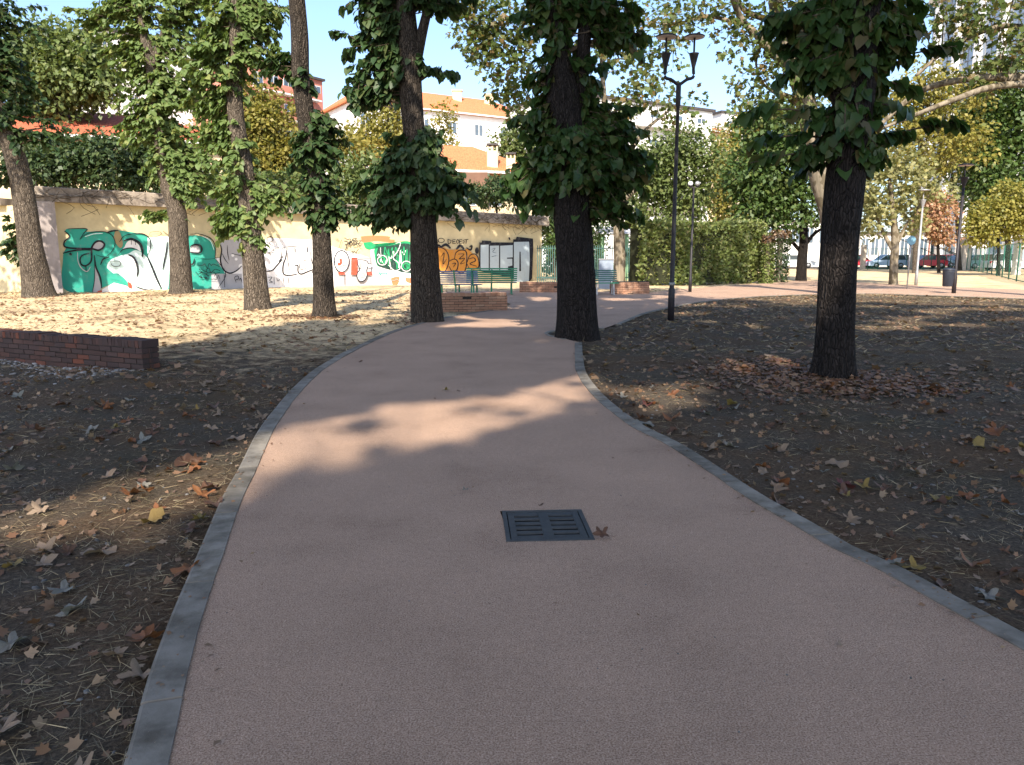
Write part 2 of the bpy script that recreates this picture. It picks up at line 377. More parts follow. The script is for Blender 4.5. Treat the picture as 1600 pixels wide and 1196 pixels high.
class MB:
    def __init__(self): self.v = []; self.f = []; self.m = []; self.n = 0; self.smooth = []
    def add(self, verts, faces, mat=0, smooth=False):
        verts = [tuple(float(c) for c in p) for p in verts]
        self.v += verts
        for fc in faces: self.f.append(tuple(i + self.n for i in fc)); self.m.append(mat); self.smooth.append(smooth)
        self.n += len(verts)
    def box(self, c, s, rz=0.0, mat=0, rx=0.0, jit=0.0):
        c = np.array(c, float); s = np.array(s, float) / 2
        p = np.array([[x, y, z] for x in (-1, 1) for y in (-1, 1) for z in (-1, 1)], float) * s
        if jit: p += rng.normal(0, jit, p.shape)
        if rx: p = p @ np.array([[1, 0, 0], [0, math.cos(rx), math.sin(rx)], [0, -math.sin(rx), math.cos(rx)]])
        if rz: p = p @ np.array([[math.cos(rz), math.sin(rz), 0], [-math.sin(rz), math.cos(rz), 0], [0, 0, 1]])
        self.add(p + c, [(0, 1, 3, 2), (4, 6, 7, 5), (0, 4, 5, 1), (2, 3, 7, 6), (0, 2, 6, 4), (1, 5, 7, 3)], mat)
    def bar(self, a, b, w, h, mat=0):
        a = np.array(a, float); b = np.array(b, float); d = b - a; L = np.linalg.norm(d); d /= L
        s = np.cross(d, [0, 0, 1.]);
        if np.linalg.norm(s) < 1e-3: s = np.array([1., 0, 0])
        s /= np.linalg.norm(s); t = np.cross(s, d)
        p = [q + s * sx * w / 2 + t * sz * h / 2 for q in (a, b) for sx, sz in ((-1, -1), (1, -1), (1, 1), (-1, 1))]
        self.add(p, [(0, 3, 2, 1), (4, 5, 6, 7), (0, 1, 5, 4), (1, 2, 6, 5), (2, 3, 7, 6), (3, 0, 4, 7)], mat)
    def tube(self, pts, rad, seg=8, mat=0, cap=True, smooth=True):
        pts = np.asarray(pts, float); rad = np.broadcast_to(np.asarray(rad, float), (len(pts),))
        d = np.gradient(pts, axis=0); d /= np.linalg.norm(d, axis=1)[:, None] + 1e-9
        ref = np.array([1., 0.13, 0]) if abs(d[0][2]) > .7 else np.array([0, 0, 1.])
        a = np.linspace(0, 2 * np.pi, seg, endpoint=False); V = []
        for p, t, r in zip(pts, d, rad):
            s = np.cross(t, ref); s /= np.linalg.norm(s) + 1e-9; u = np.cross(s, t)
            V += [p + r * (math.cos(x) * s + math.sin(x) * u) for x in a]
        Fc = [(k * seg + i, k * seg + (i + 1) % seg, (k + 1) * seg + (i + 1) % seg, (k + 1) * seg + i) for k in range(len(pts) - 1) for i in range(seg)]
        if cap: Fc += [tuple(range(seg))[::-1], tuple((len(pts) - 1) * seg + i for i in range(seg))]
        self.add(V, Fc, mat, smooth)
    def lathe(self, c, prof, seg=20, mat=0, smooth=True):          # prof [(r,z)], vertical axis
        V = []; a = np.linspace(0, 2 * np.pi, seg, endpoint=False)
        for r, z in prof: V += [(c[0] + r * math.cos(x), c[1] + r * math.sin(x), c[2] + z) for x in a]
        Fc = [(k * seg + i, k * seg + (i + 1) % seg, (k + 1) * seg + (i + 1) % seg, (k + 1) * seg + i) for k in range(len(prof) - 1) for i in range(seg)]
        Fc += [tuple(range(seg))[::-1], tuple((len(prof) - 1) * seg + i for i in range(seg))]
        self.add(V, Fc, mat, smooth)
    def poly(self, pts, mat=0): self.add(pts, [tuple(range(len(pts)))], mat)
    def build(self, name, mats, parent=None):
        me = bpy.data.meshes.new(name)
        me.from_pydata(self.v, [], self.f)
        for mm in (mats if isinstance(mats, (list, tuple)) else [mats]): me.materials.append(mm)
        me.polygons.foreach_set('material_index', self.m)
        me.polygons.foreach_set('use_smooth', self.smooth)
        me.update()
        return link(name, me, parent)

def structure(o): o['kind'] = 'structure'; return o
def stuff(o): o['kind'] = 'stuff'; return o

# ------------------------------------------------------------------ leaves as numpy batches
def norm(a): return a / (np.linalg.norm(a, axis=-1, keepdims=True) + 1e-9)
LEAF_HEART = (np.array([[0, 0, 0], [.27, -.09, .05], [.49, .22, .10], [.33, .66, .02], [0, 1.02, -.2], [-.33, .66, .02], [-.49, .22, .10], [-.27, -.09, .05], [0, .45, 0]]),
              [(0, 1, 2, 8), (8, 2, 3, 4), (8, 4, 5, 6), (0, 8, 6, 7)])
LEAF_LOBE = (np.array([[0, 0, 0], [.5, .12, .06], [.33, .38, .02], [.47, .72, .02], [.14, .66, 0], [0, 1.0, -.12], [-.14, .66, 0], [-.47, .72, .02], [-.33, .38, .02], [-.5, .12, .06], [0, .4, .0]]),
             [(0, 1, 2, 10), (10, 2, 3, 4), (10, 4, 5, 6), (10, 6, 7, 8), (0, 10, 8, 9)])
LEAF_QUAD = (np.array([[0, 0, 0], [.36, .45, .07], [0, 1., -.1], [-.36, .45, .07]]), [(0, 1, 2, 3)])
LEAF_BLADE = (np.array([[-.5, 0, 0], [.5, 0, 0], [.4, .5, 0], [-.4, .5, 0], [0, 1, 0.]]), [(0, 1, 2, 3), (3, 2, 4)])

def leaf_mesh(name, pos, ydir, zdir, size, tmpl, mat, parent=None, wscale=None, extra=None):
    tv, tf = tmpl
    pos = np.asarray(pos, float); n = len(pos)
    y = norm(ydir); x = norm(np.cross(y, zdir)); z = np.cross(x, y)
    S = np.asarray(size, float).reshape(-1, 1, 1) * np.ones((n, 1, 1))
    W = S if wscale is None else np.asarray(wscale, float).reshape(-1, 1, 1) * np.ones((n, 1, 1))
    V = pos[:, None, :] + x[:, None, :] * tv[None, :, 0:1] * W + y[:, None, :] * tv[None, :, 1:2] * S + z[:, None, :] * tv[None, :, 2:3] * S
    k = len(tv)
    loops = np.concatenate([np.asarray(f) for f in tf]); tot = np.array([len(f) for f in tf])
    L = (loops[None, :] + (np.arange(n) * k)[:, None]).ravel().astype(np.int32)
    T = np.tile(tot, n); st = np.concatenate([[0], np.cumsum(T)[:-1]]).astype(np.int32)
    me = bpy.data.meshes.new(name)
    me.vertices.add(n * k); me.vertices.foreach_set('co', V.reshape(-1).astype(np.float32))
    me.loops.add(len(L)); me.loops.foreach_set('vertex_index', L)
    me.polygons.add(len(T)); me.polygons.foreach_set('loop_start', st); me.polygons.foreach_set('loop_total', T.astype(np.int32))
    me.materials.append(mat); me.update(calc_edges=True)
    return link(name, me, parent)

# sunlit patches seen in the place, as outlines on the ground or the long wall
LIT = [
    [(-500, 450), (-500, 590), (0, 558), (230, 550), (330, 531), (420, 513), (470, 505), (500, 496), (560, 488), (640, 470), (690, 452), (640, 440), (100, 440)],
    [(-80, 885), (-60, 790), (0, 778), (100, 760), (250, 722), (330, 690), (400, 668), (500, 646), (600, 632), (760, 612), (860, 594), (905, 578), (945, 584), (970, 605), (955, 628), (880, 650), (800, 676), (700, 700), (560, 726), (450, 752), (390, 775), (300, 820), (200, 850), (60, 878)],
    [(1105, 570), (1150, 552), (1275, 553), (1275, 570), (1205, 588), (1130, 585)],
    [(970, 602), (1060, 588), (1112, 580), (1120, 610), (1090, 640), (1010, 652), (978, 630)],
    [(1050, 440), (1290, 434), (1400, 444), (1620, 456), (1620, 462), (1440, 452), (1340, 449), (1200, 450)],
    [(1190, 453), (1330, 454), (1450, 459), (1620, 470), (1620, 480), (1440, 465), (1330, 459)],
    [(1330, 416), (1330, 440), (1460, 440), (1620, 450), (1620, 416)],
    [(1285, 508), (1330, 503), (1440, 512), (1470, 520), (1400, 520), (1330, 516)],
    [(1130, 505), (1180, 503), (1215, 512), (1170, 516)], [(1090, 497), (1120, 497), (1130, 503), (1095, 504)],
    [(1060, 474), (1110, 473), (1120, 478), (1065, 480)], [(1420, 484), (1500, 482), (1520, 487), (1430, 489)], [(1540, 495), (1620, 494), (1620, 500), (1550, 500)],
    [(820, 466), (850, 464), (862, 470), (830, 474)], [(930, 466), (985, 465), (990, 470), (935, 472)], [(1010, 462), (1060, 461), (1065, 466), (1012, 468)],
    [(205, 335), (330, 338), (330, 450), (120, 456), (170, 430), (215, 405), (240, 360)], [(405, 345), (490, 345), (490, 450), (405, 450)], [(555, 350), (640, 360), (640, 452), (590, 452)],
]
WA = G(94, 457); WB = G(846, 439)
W_dir = (WB - WA) / np.linalg.norm(WB - WA); W_len = np.linalg.norm(WB - WA)
W_nrm = np.array([W_dir[1], -W_dir[0], 0])                # towards the viewpoint

def keeps_patch(p, part=0.0):                                        # False where a leaf would shade a sunlit patch
    t = p[:, 2] / SUNV[2]
    hit = p - SUNV * t[:, None]
    den = SUNV @ W_nrm
    tw = ((p - WA) @ W_nrm) / den
    hw = p - SUNV * tw[:, None]
    al = (hw - WA) @ W_dir
    onwall = (tw > 0) & (tw < t) & (al > -9) & (al < W_len) & (hw[:, 2] > 0) & (hw[:, 2] < 3.6)
    hit = np.where(onwall[:, None], hw, hit)
    x, y, d = project(hit)
    bad = np.zeros(len(p), bool)
    for k, L in enumerate(LIT):
        b_ = in_poly(x, y, L) & (d > 0.3)
        if k == 1 and part: b_ &= (x < 390) | (rng.random(len(p)) > part)
        bad |= b_
    for Yt in (17.6, 19.5, 21.5, 25.0, 30.0):                          # the row of trees on the left stands in the sun
        tt = (p[:, 1] - Yt) / SUNV[1]; ht = p - SUNV * tt[:, None]
        x, y, d = project(ht); bad |= (tt > 0.15) & (ht[:, 2] > 0) & (x > 110) & (x < 610) & (y > -20) & (y < 470) & (rng.random(len(p)) > .05)
    return ~bad

def out_of_frame(p, m=25):
    x, y, d = project(p)
    return ~((d > 0) & (x > -m) & (x < 1600 + m) & (y > -m) & (y < 1196 + m))

# ------------------------------------------------------------------ setting: path, kerbs, ground, street
L_px = [(195, 1196), (232, 1062), (265, 972), (300, 889), (338, 800), (352, 770), (375, 730), (400, 680), (425, 645), (460, 605), (500, 572), (560, 540), (620, 515), (690, 497), (760, 486), (792, 482)]
R_px = [(1574, 977), (1487, 930), (1394, 881), (1337, 857), (1262, 814), (1187, 772), (1112, 724), (1056, 690), (1000, 662), (945, 620), (917, 585), (911, 560), (909, 536)]
Lw = [G(*p)[:2] for p in L_px]; Rw = [G(*p)[:2] for p in R_px]
Lw = [Lw[0] + (Lw[0] - Lw[2]) * k for k in (6, 3, 1.2)] + Lw
Rw = [Rw[0] + (Rw[0] - Rw[2]) * k for k in (9, 4, 1.5)] + Rw
Ls = spline(Lw, 120); Rs = spline(Rw, 110)
notch = np.array([G(*p)[:2] for p in [(886, 530.5), (862, 525), (855, 521), (862, 517.5), (885, 516), (945, 513), (962, 507)]])
far_near = spline([G(*p)[:2] for p in [(962, 507), (1000, 491), (1040, 481), (1100, 471), (1200, 462.5), (1340, 459), (1430, 461), (1600, 467), (1800, 477), (2000, 490)]], 50)
far_far = [G(*p)[:2] for p in [(2000, 470), (1600, 453), (1450, 447), (1400, 445), (1340, 441), (1250, 438.5), (1195, 443), (1130, 447), (1050, 453), (1012, 458), (900, 455), (820, 454), (690, 456), (690, 466), (775, 470), (798, 475)]]
outline = np.vstack([Ls, np.array(far_far)[::-1], far_near[::-1], notch[::-1], Rs[::-1]])
bmh = bmesh.new()
def _loop(pts):
    vs = [bmh.verts.new((float(x), float(y), 0.0)) for x, y in pts]
    return [bmh.edges.new((vs[i], vs[(i + 1) % len(vs)])) for i in range(len(vs))]
_hole = [G(779, 798.5), G(908, 796), G(930, 843), G(797, 846)]; _hc = sum(_hole) / 4
_ed = _loop(outline) + _loop([(_hc + (q - _hc) * .97)[:2] for q in _hole])
bmesh.ops.triangle_fill(bmh, use_beauty=True, use_dissolve=False, edges=_ed)
bmesh.ops.recalc_face_normals(bmh, faces=bmh.faces)
if sum(f.normal.z for f in bmh.faces) < 0: bmesh.ops.reverse_faces(bmh, faces=bmh.faces)
_me = bpy.data.meshes.new("path"); bmh.to_mesh(_me); bmh.free(); _me.materials.append(M['path']); structure(link("path", _me))

def kerb(pts, width, side, name):
    pts = np.asarray(pts); d = np.gradient(pts, axis=0); d /= np.linalg.norm(d, axis=1)[:, None]
    nrm = np.stack([d[:, 1], -d[:, 0]], 1) * side
    # resample into one metre stones with a thin joint
    s = np.concatenate([[0], np.cumsum(np.linalg.norm(np.diff(pts, axis=0), axis=1))])
    mb = MB(); a = 0.0
    at = lambda q: np.array([np.interp(q, s, pts[:, 0]), np.interp(q, s, pts[:, 1])])
    an = lambda q: np.array([np.interp(q, s, nrm[:, 0]), np.interp(q, s, nrm[:, 1])])
    while a < s[-1] - .05:
        e = min(a + 1.0, s[-1]); q = np.linspace(a, e - .011, 7); dz = rng.normal(0, .0012); wj = rng.normal(0, .003)
        V = []
        for t in q:
            o = at(t) - an(t) * .003; i = at(t) + an(t) * (width + wj + .002 * math.sin(t * 5.3) + rng.normal(0, .001))
            V += [(o[0], o[1], -.09), (o[0], o[1], .004 + dz), (o[0] + an(t)[0] * .012, o[1] + an(t)[1] * .012, .009 + dz), (i[0], i[1], .008 + dz), (i[0], i[1], -.02)]
        Fc = [(k * 5 + j, k * 5 + j + 1, k * 5 + j + 6, k * 5 + j + 5) for k in range(6) for j in range(4)]
        Fc += [(0, 4, 3, 2, 1), (30, 31, 32, 33, 34)]
        if side < 0: Fc = [f[::-1] for f in Fc]
        mb.add(V, Fc); a = e
    return structure(mb.build(name, M['kerb']))
kerb(Ls, .125, 1, "kerb_left")
kerb(Rs, .12, -1, "kerb_right")
kerb(notch[:-1], .07, -1, "kerb_tree_notch")
kerb(far_near[:44], .10, 1, "kerb_far")

def axis(lo, hi, fine_lo, fine_hi, step, grow=1.13):
    a = list(np.arange(fine_lo, fine_hi + 1e-6, step)); s = step
    while a[-1] < hi: s *= grow; a.append(a[-1] + s)
    s = step; b = [a[0]]
    while b[-1] > lo: s *= grow; b.append(b[-1] - s)
    return np.array(b[1:][::-1] + a)
gx = axis(-900, 900, -8, 8, .09); gy = axis(-120, 1500, 1.2, 14, .08)
XX, YY = np.meshgrid(gx, gy)
flat = np.stack([XX.ravel(), YY.ravel()], 1)
edge_pts = np.vstack([Ls[::2], Rs[::2], far_near[::3]])
near_d = np.full(len(flat), 1e9)
for e in edge_pts: near_d = np.minimum(near_d, np.hypot(flat[:, 0] - e[0], flat[:, 1] - e[1]))
inside = in_poly(flat[:, 0], flat[:, 1], outline)
amp = np.clip((near_d - .15) / 2.0, 0, 1)
gz = -.028 + .016 * (vnoise(flat * 7.0, 1) - .5) + .010 * (vnoise(flat * 16.0, 2) - .5) + amp * (.10 * (vnoise(flat * .6, 3) - .5) + .035 * (vnoise(flat * 2.1, 4) - .5) + .012)
gz = np.where(inside, -.05, gz)
def ground_z(x, y):
    p = np.stack([np.atleast_1d(x), np.atleast_1d(y)], 1).astype(float)
    d = np.full(len(p), 1e9)
    for e in edge_pts: d = np.minimum(d, np.hypot(p[:, 0] - e[0], p[:, 1] - e[1]))
    a = np.clip((d - .15) / 2.0, 0, 1)
    z = -.028 + .016 * (vnoise(p * 7.0, 1) - .5) + .010 * (vnoise(p * 16.0, 2) - .5) + a * (.10 * (vnoise(p * .6, 3) - .5) + .035 * (vnoise(p * 2.1, 4) - .5) + .012)
    return np.where(in_poly(p[:, 0], p[:, 1], outline), 0.0, z)
nx, ny = len(gx), len(gy)
me = bpy.data.meshes.new("ground")
idx = (np.arange(ny - 1)[:, None] * nx + np.arange(nx - 1)[None, :]).ravel()
Q = np.stack([idx, idx + 1, idx + nx + 1, idx + nx], 1).astype(np.int32)
me.vertices.add(nx * ny); me.vertices.foreach_set('co', np.column_stack([flat, gz]).astype(np.float32).ravel())
me.loops.add(Q.size); me.loops.foreach_set('vertex_index', Q.ravel())
me.polygons.add(len(Q)); me.polygons.foreach_set('loop_start', (np.arange(len(Q)) * 4).astype(np.int32)); me.polygons.foreach_set('loop_total', np.full(len(Q), 4, np.int32))
me.polygons.foreach_set('use_smooth', np.ones(len(Q), bool))
me.materials.append(M['ground']); me.update(calc_edges=True)
structure(link("ground", me))
mb = MB(); mb.box((60, 92, .03), (240, 10, .06)); structure(mb.build("street", M['asphalt']))

# ------------------------------------------------------------------ drain grate
gc = [G(779, 798.5, .004), G(908, 796, .004), G(930, 843, .004), G(797, 846, .004)]
ctr = sum(gc) / 4; gu = norm((gc[1] - gc[0]) + (gc[2] - gc[3])); rz = math.atan2(gu[1], gu[0])
gw = (np.linalg.norm(gc[1] - gc[0]) + np.linalg.norm(gc[2] - gc[3])) / 2; gd = (np.linalg.norm(gc[3] - gc[0]) + np.linalg.norm(gc[2] - gc[1])) / 2
t = thing("drain_grate", "square cast-iron drain grate with two columns of slots set in the reddish path", "drain", ctr)
def gl(x, y): return (ctr[0] + x * math.cos(rz) - y * math.sin(rz), ctr[1] + x * math.sin(rz) + y * math.cos(rz))
mb = MB(); hw, hd = gw / 2, gd / 2
for (x, y, sx, sy) in ((0, hd - .012, gw, .024), (0, -hd + .012, gw, .024), (hw - .012, 0, .024, gd - .048), (-hw + .012, 0, .024, gd - .048)):
    c = gl(x, y); mb.box((c[0], c[1], -.011), (sx, sy, .03), rz)
mb.build("frame", M['iron'], t)
mb = MB(); iw, idp = hw - .030, hd - .030
cols_ = [(-iw, -iw + .035), (-.028, .028), (iw - .035, iw)]
for a, bb in cols_:
    c = gl((a + bb) / 2, 0); mb.box((c[0], c[1], -.0025), (bb - a, 2 * idp, .010), rz)
ys = np.linspace(-idp, idp, 7)
for i in range(6):
    yy0, yy1 = ys[i] + (.017 if i else 0), ys[i + 1] - (.017 if i < 5 else 0)
    for a, bb in ((-iw + .035, -.028), (.028, iw - .035)):
        c = gl((a + bb) / 2, (yy0 + yy1) / 2); mb.box((c[0], c[1], -.0022 - .0008 * (i % 2)), (bb - a - .002, yy1 - yy0, .008), rz)
mb.build("slotted_cover", M['iron'], t)
mb = MB(); c = gl(0, 0); mb.box((c[0], c[1], -.042), (gw - .01, gd - .01, .006), rz); mb.build("sump_shade", M['void'], t)  # black plate paints the shade of the drain below the slots

# ------------------------------------------------------------------ long graffiti wall
H_A, H_B = P(94, 293, WA[1])[2], P(846, 338, WB[1])[2]
CA, CB = P(94, 316, WA[1])[2], P(846, 353, WB[1])[2]
wall = thing("graffiti_wall", "long yellow plastered wall with weathered concrete coping covered in turquoise, white and orange graffiti", "wall", (WA + WB) / 2)
def on_wall(s, z, off=0.0): return WA + W_dir * s + W_nrm * off + np.array([0, 0, z])
mb = MB()
V = [on_wall(s, z, o) for s in (0, W_len) for o in (0, -.5) for z in (-.1, 1)]
V = [on_wall(0, -.1), on_wall(W_len, -.1), on_wall(W_len, CB), on_wall(0, CA), on_wall(0, -.1, -.5), on_wall(W_len, -.1, -.5), on_wall(W_len, CB, -.5), on_wall(0, CA, -.5)]
mb.add(V, [(0, 1, 2, 3), (1, 5, 6, 2), (5, 4, 7, 6), (4, 0, 3, 7), (0, 4, 5, 1)])
mb.build("plaster", M['plaster'], wall)
mb = MB(); nseg = 12
for k in range(nseg):
    s0, s1 = -.9 + (W_len + 1.2) * k / nseg, -.9 + (W_len + 1.2) * (k + 1) / nseg - .012
    za = lambda s: CA + (CB - CA) * s / W_len
    zt = lambda s: H_A + (H_B - H_A) * s / W_len
    V = []
    for s in (s0, s1):
        for (o, z) in ((.34, za(s) + .002), (.34, (za(s) * .55 + zt(s) * .45)), (.29, (za(s) * .52 + zt(s) * .48)), (.29, zt(s) - .02), (.24, zt(s)), (-.6, zt(s)), (-.6, za(s) + .002)): V.append(on_wall(s, z, o))
    mb.add(V, [(i, (i + 1) % 7, 7 + (i + 1) % 7, 7 + i) for i in range(7)] + [tuple(range(7))[::-1], tuple(range(7, 14))])
mb.build("coping", M['coping'], wall)
# corner pillar and the return of the wall to the left
mb = MB(); pc = on_wall(-.32, 0, .02)
mb.box((pc[0], pc[1], CA / 2 - .05), (.78, .7, CA + .1), math.atan2(W_dir[1], W_dir[0])); mb.build("corner_pillar", M['plaster_grey'], wall)

# --- paint on the wall: everything lies flat on the plaster, each coat 4 mm over the last
def wpt(px, py, off):
    d = ray(px, py); o = np.array([0, 0, CAM_H]); base = WA + W_nrm * off
    t = ((base - o) @ W_nrm) / (d @ W_nrm); return o + d * t
class Paint:
    def __init__(self, ox, oy, sc): self.ox, self.oy, self.sc = ox, oy, sc; self.mb = MB(); self.mats = []; self.lay = 0
    def px(self, p): return (self.ox + p[0] / self.sc, self.oy + p[1] / self.sc)
    def mi(self, m):
        if m not in self.mats: self.mats.append(m)
        return self.mats.index(m)
    def fill(self, pts, m, smooth=True):
        self.lay += 1
        pts = np.array(pts, float)
        if smooth: pts = spline(np.vstack([pts, pts[:1]]), len(pts) * 5)[:-1]
        self.mb.poly([wpt(*self.px(p), .004 + .002 * self.lay) for p in pts][::-1], self.mi(m))
    def line(self, pts, w, m='p_black', smooth=True, taper=True):
        self.lay += 1
        pts = np.array(pts, float)
        if smooth and len(pts) > 2: pts = spline(pts, len(pts) * 6)
        d = np.gradient(pts, axis=0); d /= np.linalg.norm(d, axis=1)[:, None] + 1e-9
        n = np.stack([-d[:, 1], d[:, 0]], 1); k = len(pts)
        ww = w / 2 * (np.sin(np.linspace(.25, np.pi - .25, k)) ** .5 if taper and k > 3 else np.ones(k))
        off = .004 + .002 * self.lay
        V = [wpt(*self.px(p + q * x), off) for p, q, x in zip(pts, n, ww)] + [wpt(*self.px(p - q * x), off) for p, q, x in zip(pts, n, ww)]
        self.mb.add(V, [(i, k + i, k + i + 1, i + 1) for i in range(k - 1)], self.mi(m))
    def circle(self, c, rx, ry, m, n=24): self.fill([(c[0] + rx * math.cos(a), c[1] + ry * math.sin(a)) for a in np.linspace(0, 2 * np.pi, n, endpoint=False)], m, False)
    def ring(self, c, rx, ry, w, m='p_black'): self.line([(c[0] + rx * math.cos(a), c[1] + ry * math.sin(a)) for a in np.linspace(0, 2 * np.pi + .1, 26)], w, m, False, False)
    def scribble(self, x0, y0, x1, y1, n, w, m='p_black', seed=1):
        r = np.random.default_rng(seed)
        xs = np.linspace(x0, x1, n) + r.normal(0, (x1 - x0) / n * .9, n); ys_ = r.uniform(y0, y1, n)
        self.line(np.stack([xs, ys_], 1), w, m, True, False)
    def done(self, label):
        o = self.mb.build("graffiti", [M[m] for m in self.mats], wall)
        if label: o['label'] = label
        return o
g = Paint(80, 330, 5.714)
g.fill([(108, 375), (132, 330), (112, 300), (160, 228), (125, 178), (165, 156), (320, 160), (318, 185), (420, 180), (510, 190), (560, 168), (640, 178), (740, 192), (840, 212), (895, 270), (880, 400), (960, 640), (980, 700), (780, 705), (560, 660), (450, 690), (365, 738), (110, 690)], 'p_turq')
g.fill([(880, 240), (1060, 235), (1300, 215), (1420, 250), (1470, 340), (1465, 425), (1555, 560), (1485, 690), (1250, 700), (985, 700), (860, 410)], 'p_turq', False)
g.fill([(860, 235), (1060, 232), (1085, 300), (1060, 480), (1040, 700), (985, 698), (930, 560), (865, 405)], 'p_pale')  # overexposed sunlit turquoise, painted as pale cyan
g.fill([(690, 380), (760, 350), (850, 410), (900, 520), (975, 695), (760, 705), (700, 660), (600, 560), (520, 560), (500, 480), (560, 420)], 'p_pale')
g.fill([(455, 700), (560, 640), (760, 690), (980, 700), (1050, 705), (1060, 745), (450, 748)], 'p_white', False)
g.fill([(370, 310), (400, 278), (440, 270), (470, 295), (450, 330), (410, 345), (365, 345)], 'p_lgrey')
g.fill([(655, 320), (680, 275), (720, 262), (780, 300), (800, 360), (770, 345), (710, 330), (640, 345)], 'p_white')
g.fill([(690, 395), (730, 420), (755, 480), (765, 585), (745, 640), (640, 560), (700, 500)], 'p_white')
g.fill([(385, 395), (410, 540), (450, 690), (400, 740), (368, 740), (392, 600)], 'p_lgrey', False)
g.fill([(570, 180), (610, 185), (640, 290), (620, 330), (585, 300), (560, 240)], 'p_ochre')
g.fill([(455, 470), (560, 560), (640, 590), (720, 690), (690, 680), (600, 620), (520, 600)], 'p_turq')
g.fill([(1245, 310), (1290, 300), (1325, 330), (1315, 370), (1245, 370)], 'p_lgrey')
g.fill([(685, 630), (715, 650), (720, 690), (690, 680)], 'p_red'); g.fill([(415, 715), (450, 710), (450, 742), (405, 742)], 'p_red')
for pts, w in (([(120, 180), (165, 225), (120, 270), (115, 310), (150, 328), (250, 335), (360, 337), (420, 350), (460, 330), (475, 295), (440, 268), (400, 275), (370, 310), (360, 350), (360, 430), (340, 470), (300, 490), (265, 470), (260, 420), (290, 390), (340, 380)], 17),
               ([(105, 377), (180, 358), (280, 345), (360, 350)], 15), ([(150, 160), (240, 156), (320, 162), (290, 200), (255, 255)], 7),
               ([(255, 255), (300, 215), (370, 190), (470, 185), (540, 215), (570, 280), (550, 350), (500, 400), (460, 410), (400, 390)], 7), ([(385, 395), (400, 500), (440, 600), (450, 690)], 15), ([(385, 400), (388, 600), (365, 740)], 6),
               ([(495, 197), (530, 182), (600, 172)], 14), ([(610, 275), (650, 225), (720, 205), (820, 205), (880, 250), (885, 330), (855, 410)], 9), ([(650, 265), (720, 250), (790, 290), (815, 350), (815, 410)], 22), ([(600, 390), (640, 345), (710, 330), (770, 345)], 9),
               ([(690, 390), (730, 410), (760, 460), (775, 530), (765, 585)], 20), ([(855, 400), (900, 500), (940, 600), (985, 695)], 19), ([(1035, 270), (1030, 350), (1010, 450), (995, 525)], 16), ([(985, 310), (985, 440)], 4),
               ([(750, 670), (800, 690), (870, 705), (935, 690)], 9), ([(440, 480), (465, 430), (520, 410)], 14), ([(520, 450), (610, 450), (610, 490), (550, 490), (530, 455)], 6), ([(1240, 207), (1340, 210), (1430, 250), (1465, 320), (1465, 425)], 8),
               ([(1240, 318), (1280, 300), (1330, 310), (1345, 345), (1320, 375), (1240, 370)], 17), ([(1235, 480), (1268, 470), (1280, 425)], 14), ([(1280, 415), (1400, 430), (1500, 415)], 4), ([(1470, 430), (1558, 560), (1490, 690)], 7),
               ([(310, 490), (312, 548)], 9), ([(160, 380), (178, 390), (170, 372)], 16), ([(870, 230), (890, 190), (960, 185), (985, 205), (920, 235), (880, 215)], 4), ([(1000, 180), (1050, 220)], 5), ([(600, 560), (650, 545), (690, 545)], 4), ([(715, 260), (715, 300)], 5), ([(750, 268), (752, 305)], 5)):
    g.line(pts, w)
g.line([(235, 370), (240, 450), (270, 510), (320, 540), (350, 500)], 8, 'p_lgrey'); g.line([(300, 230), (380, 205), (460, 200)], 8, 'p_pale'); g.line([(1350, 225), (1420, 265), (1455, 350)], 7, 'p_pale')
for k in range(4): g.scribble(1310, 470 + 35 * k, 1500, 520 + 35 * k, 11, 5, 'p_black', 20 + k)
g.done("turquoise lettering outlined in black, its sunlit middle painted pale")
g = Paint(320, 330, 5.714)
g.fill([(60, 420), (340, 400), (560, 240), (1000, 260), (1180, 330), (1480, 418), (1500, 690), (1180, 720), (330, 740), (60, 740)], 'p_white', False)
g.fill([(125, 270), (150, 340), (142, 440), (168, 520), (225, 552), (285, 533), (330, 480), (340, 270), (240, 258)], 'p_lgrey')
g.fill([(60, 560), (330, 560), (340, 735), (60, 738)], 'p_lgrey', False); g.fill([(1165, 560), (1480, 570), (1500, 690), (1180, 722)], 'p_lgrey', False)
for c, r in (((250, 395), 14), ((280, 430), 13), ((325, 495), 24)): g.circle(c, r, r, 'p_white', 12)
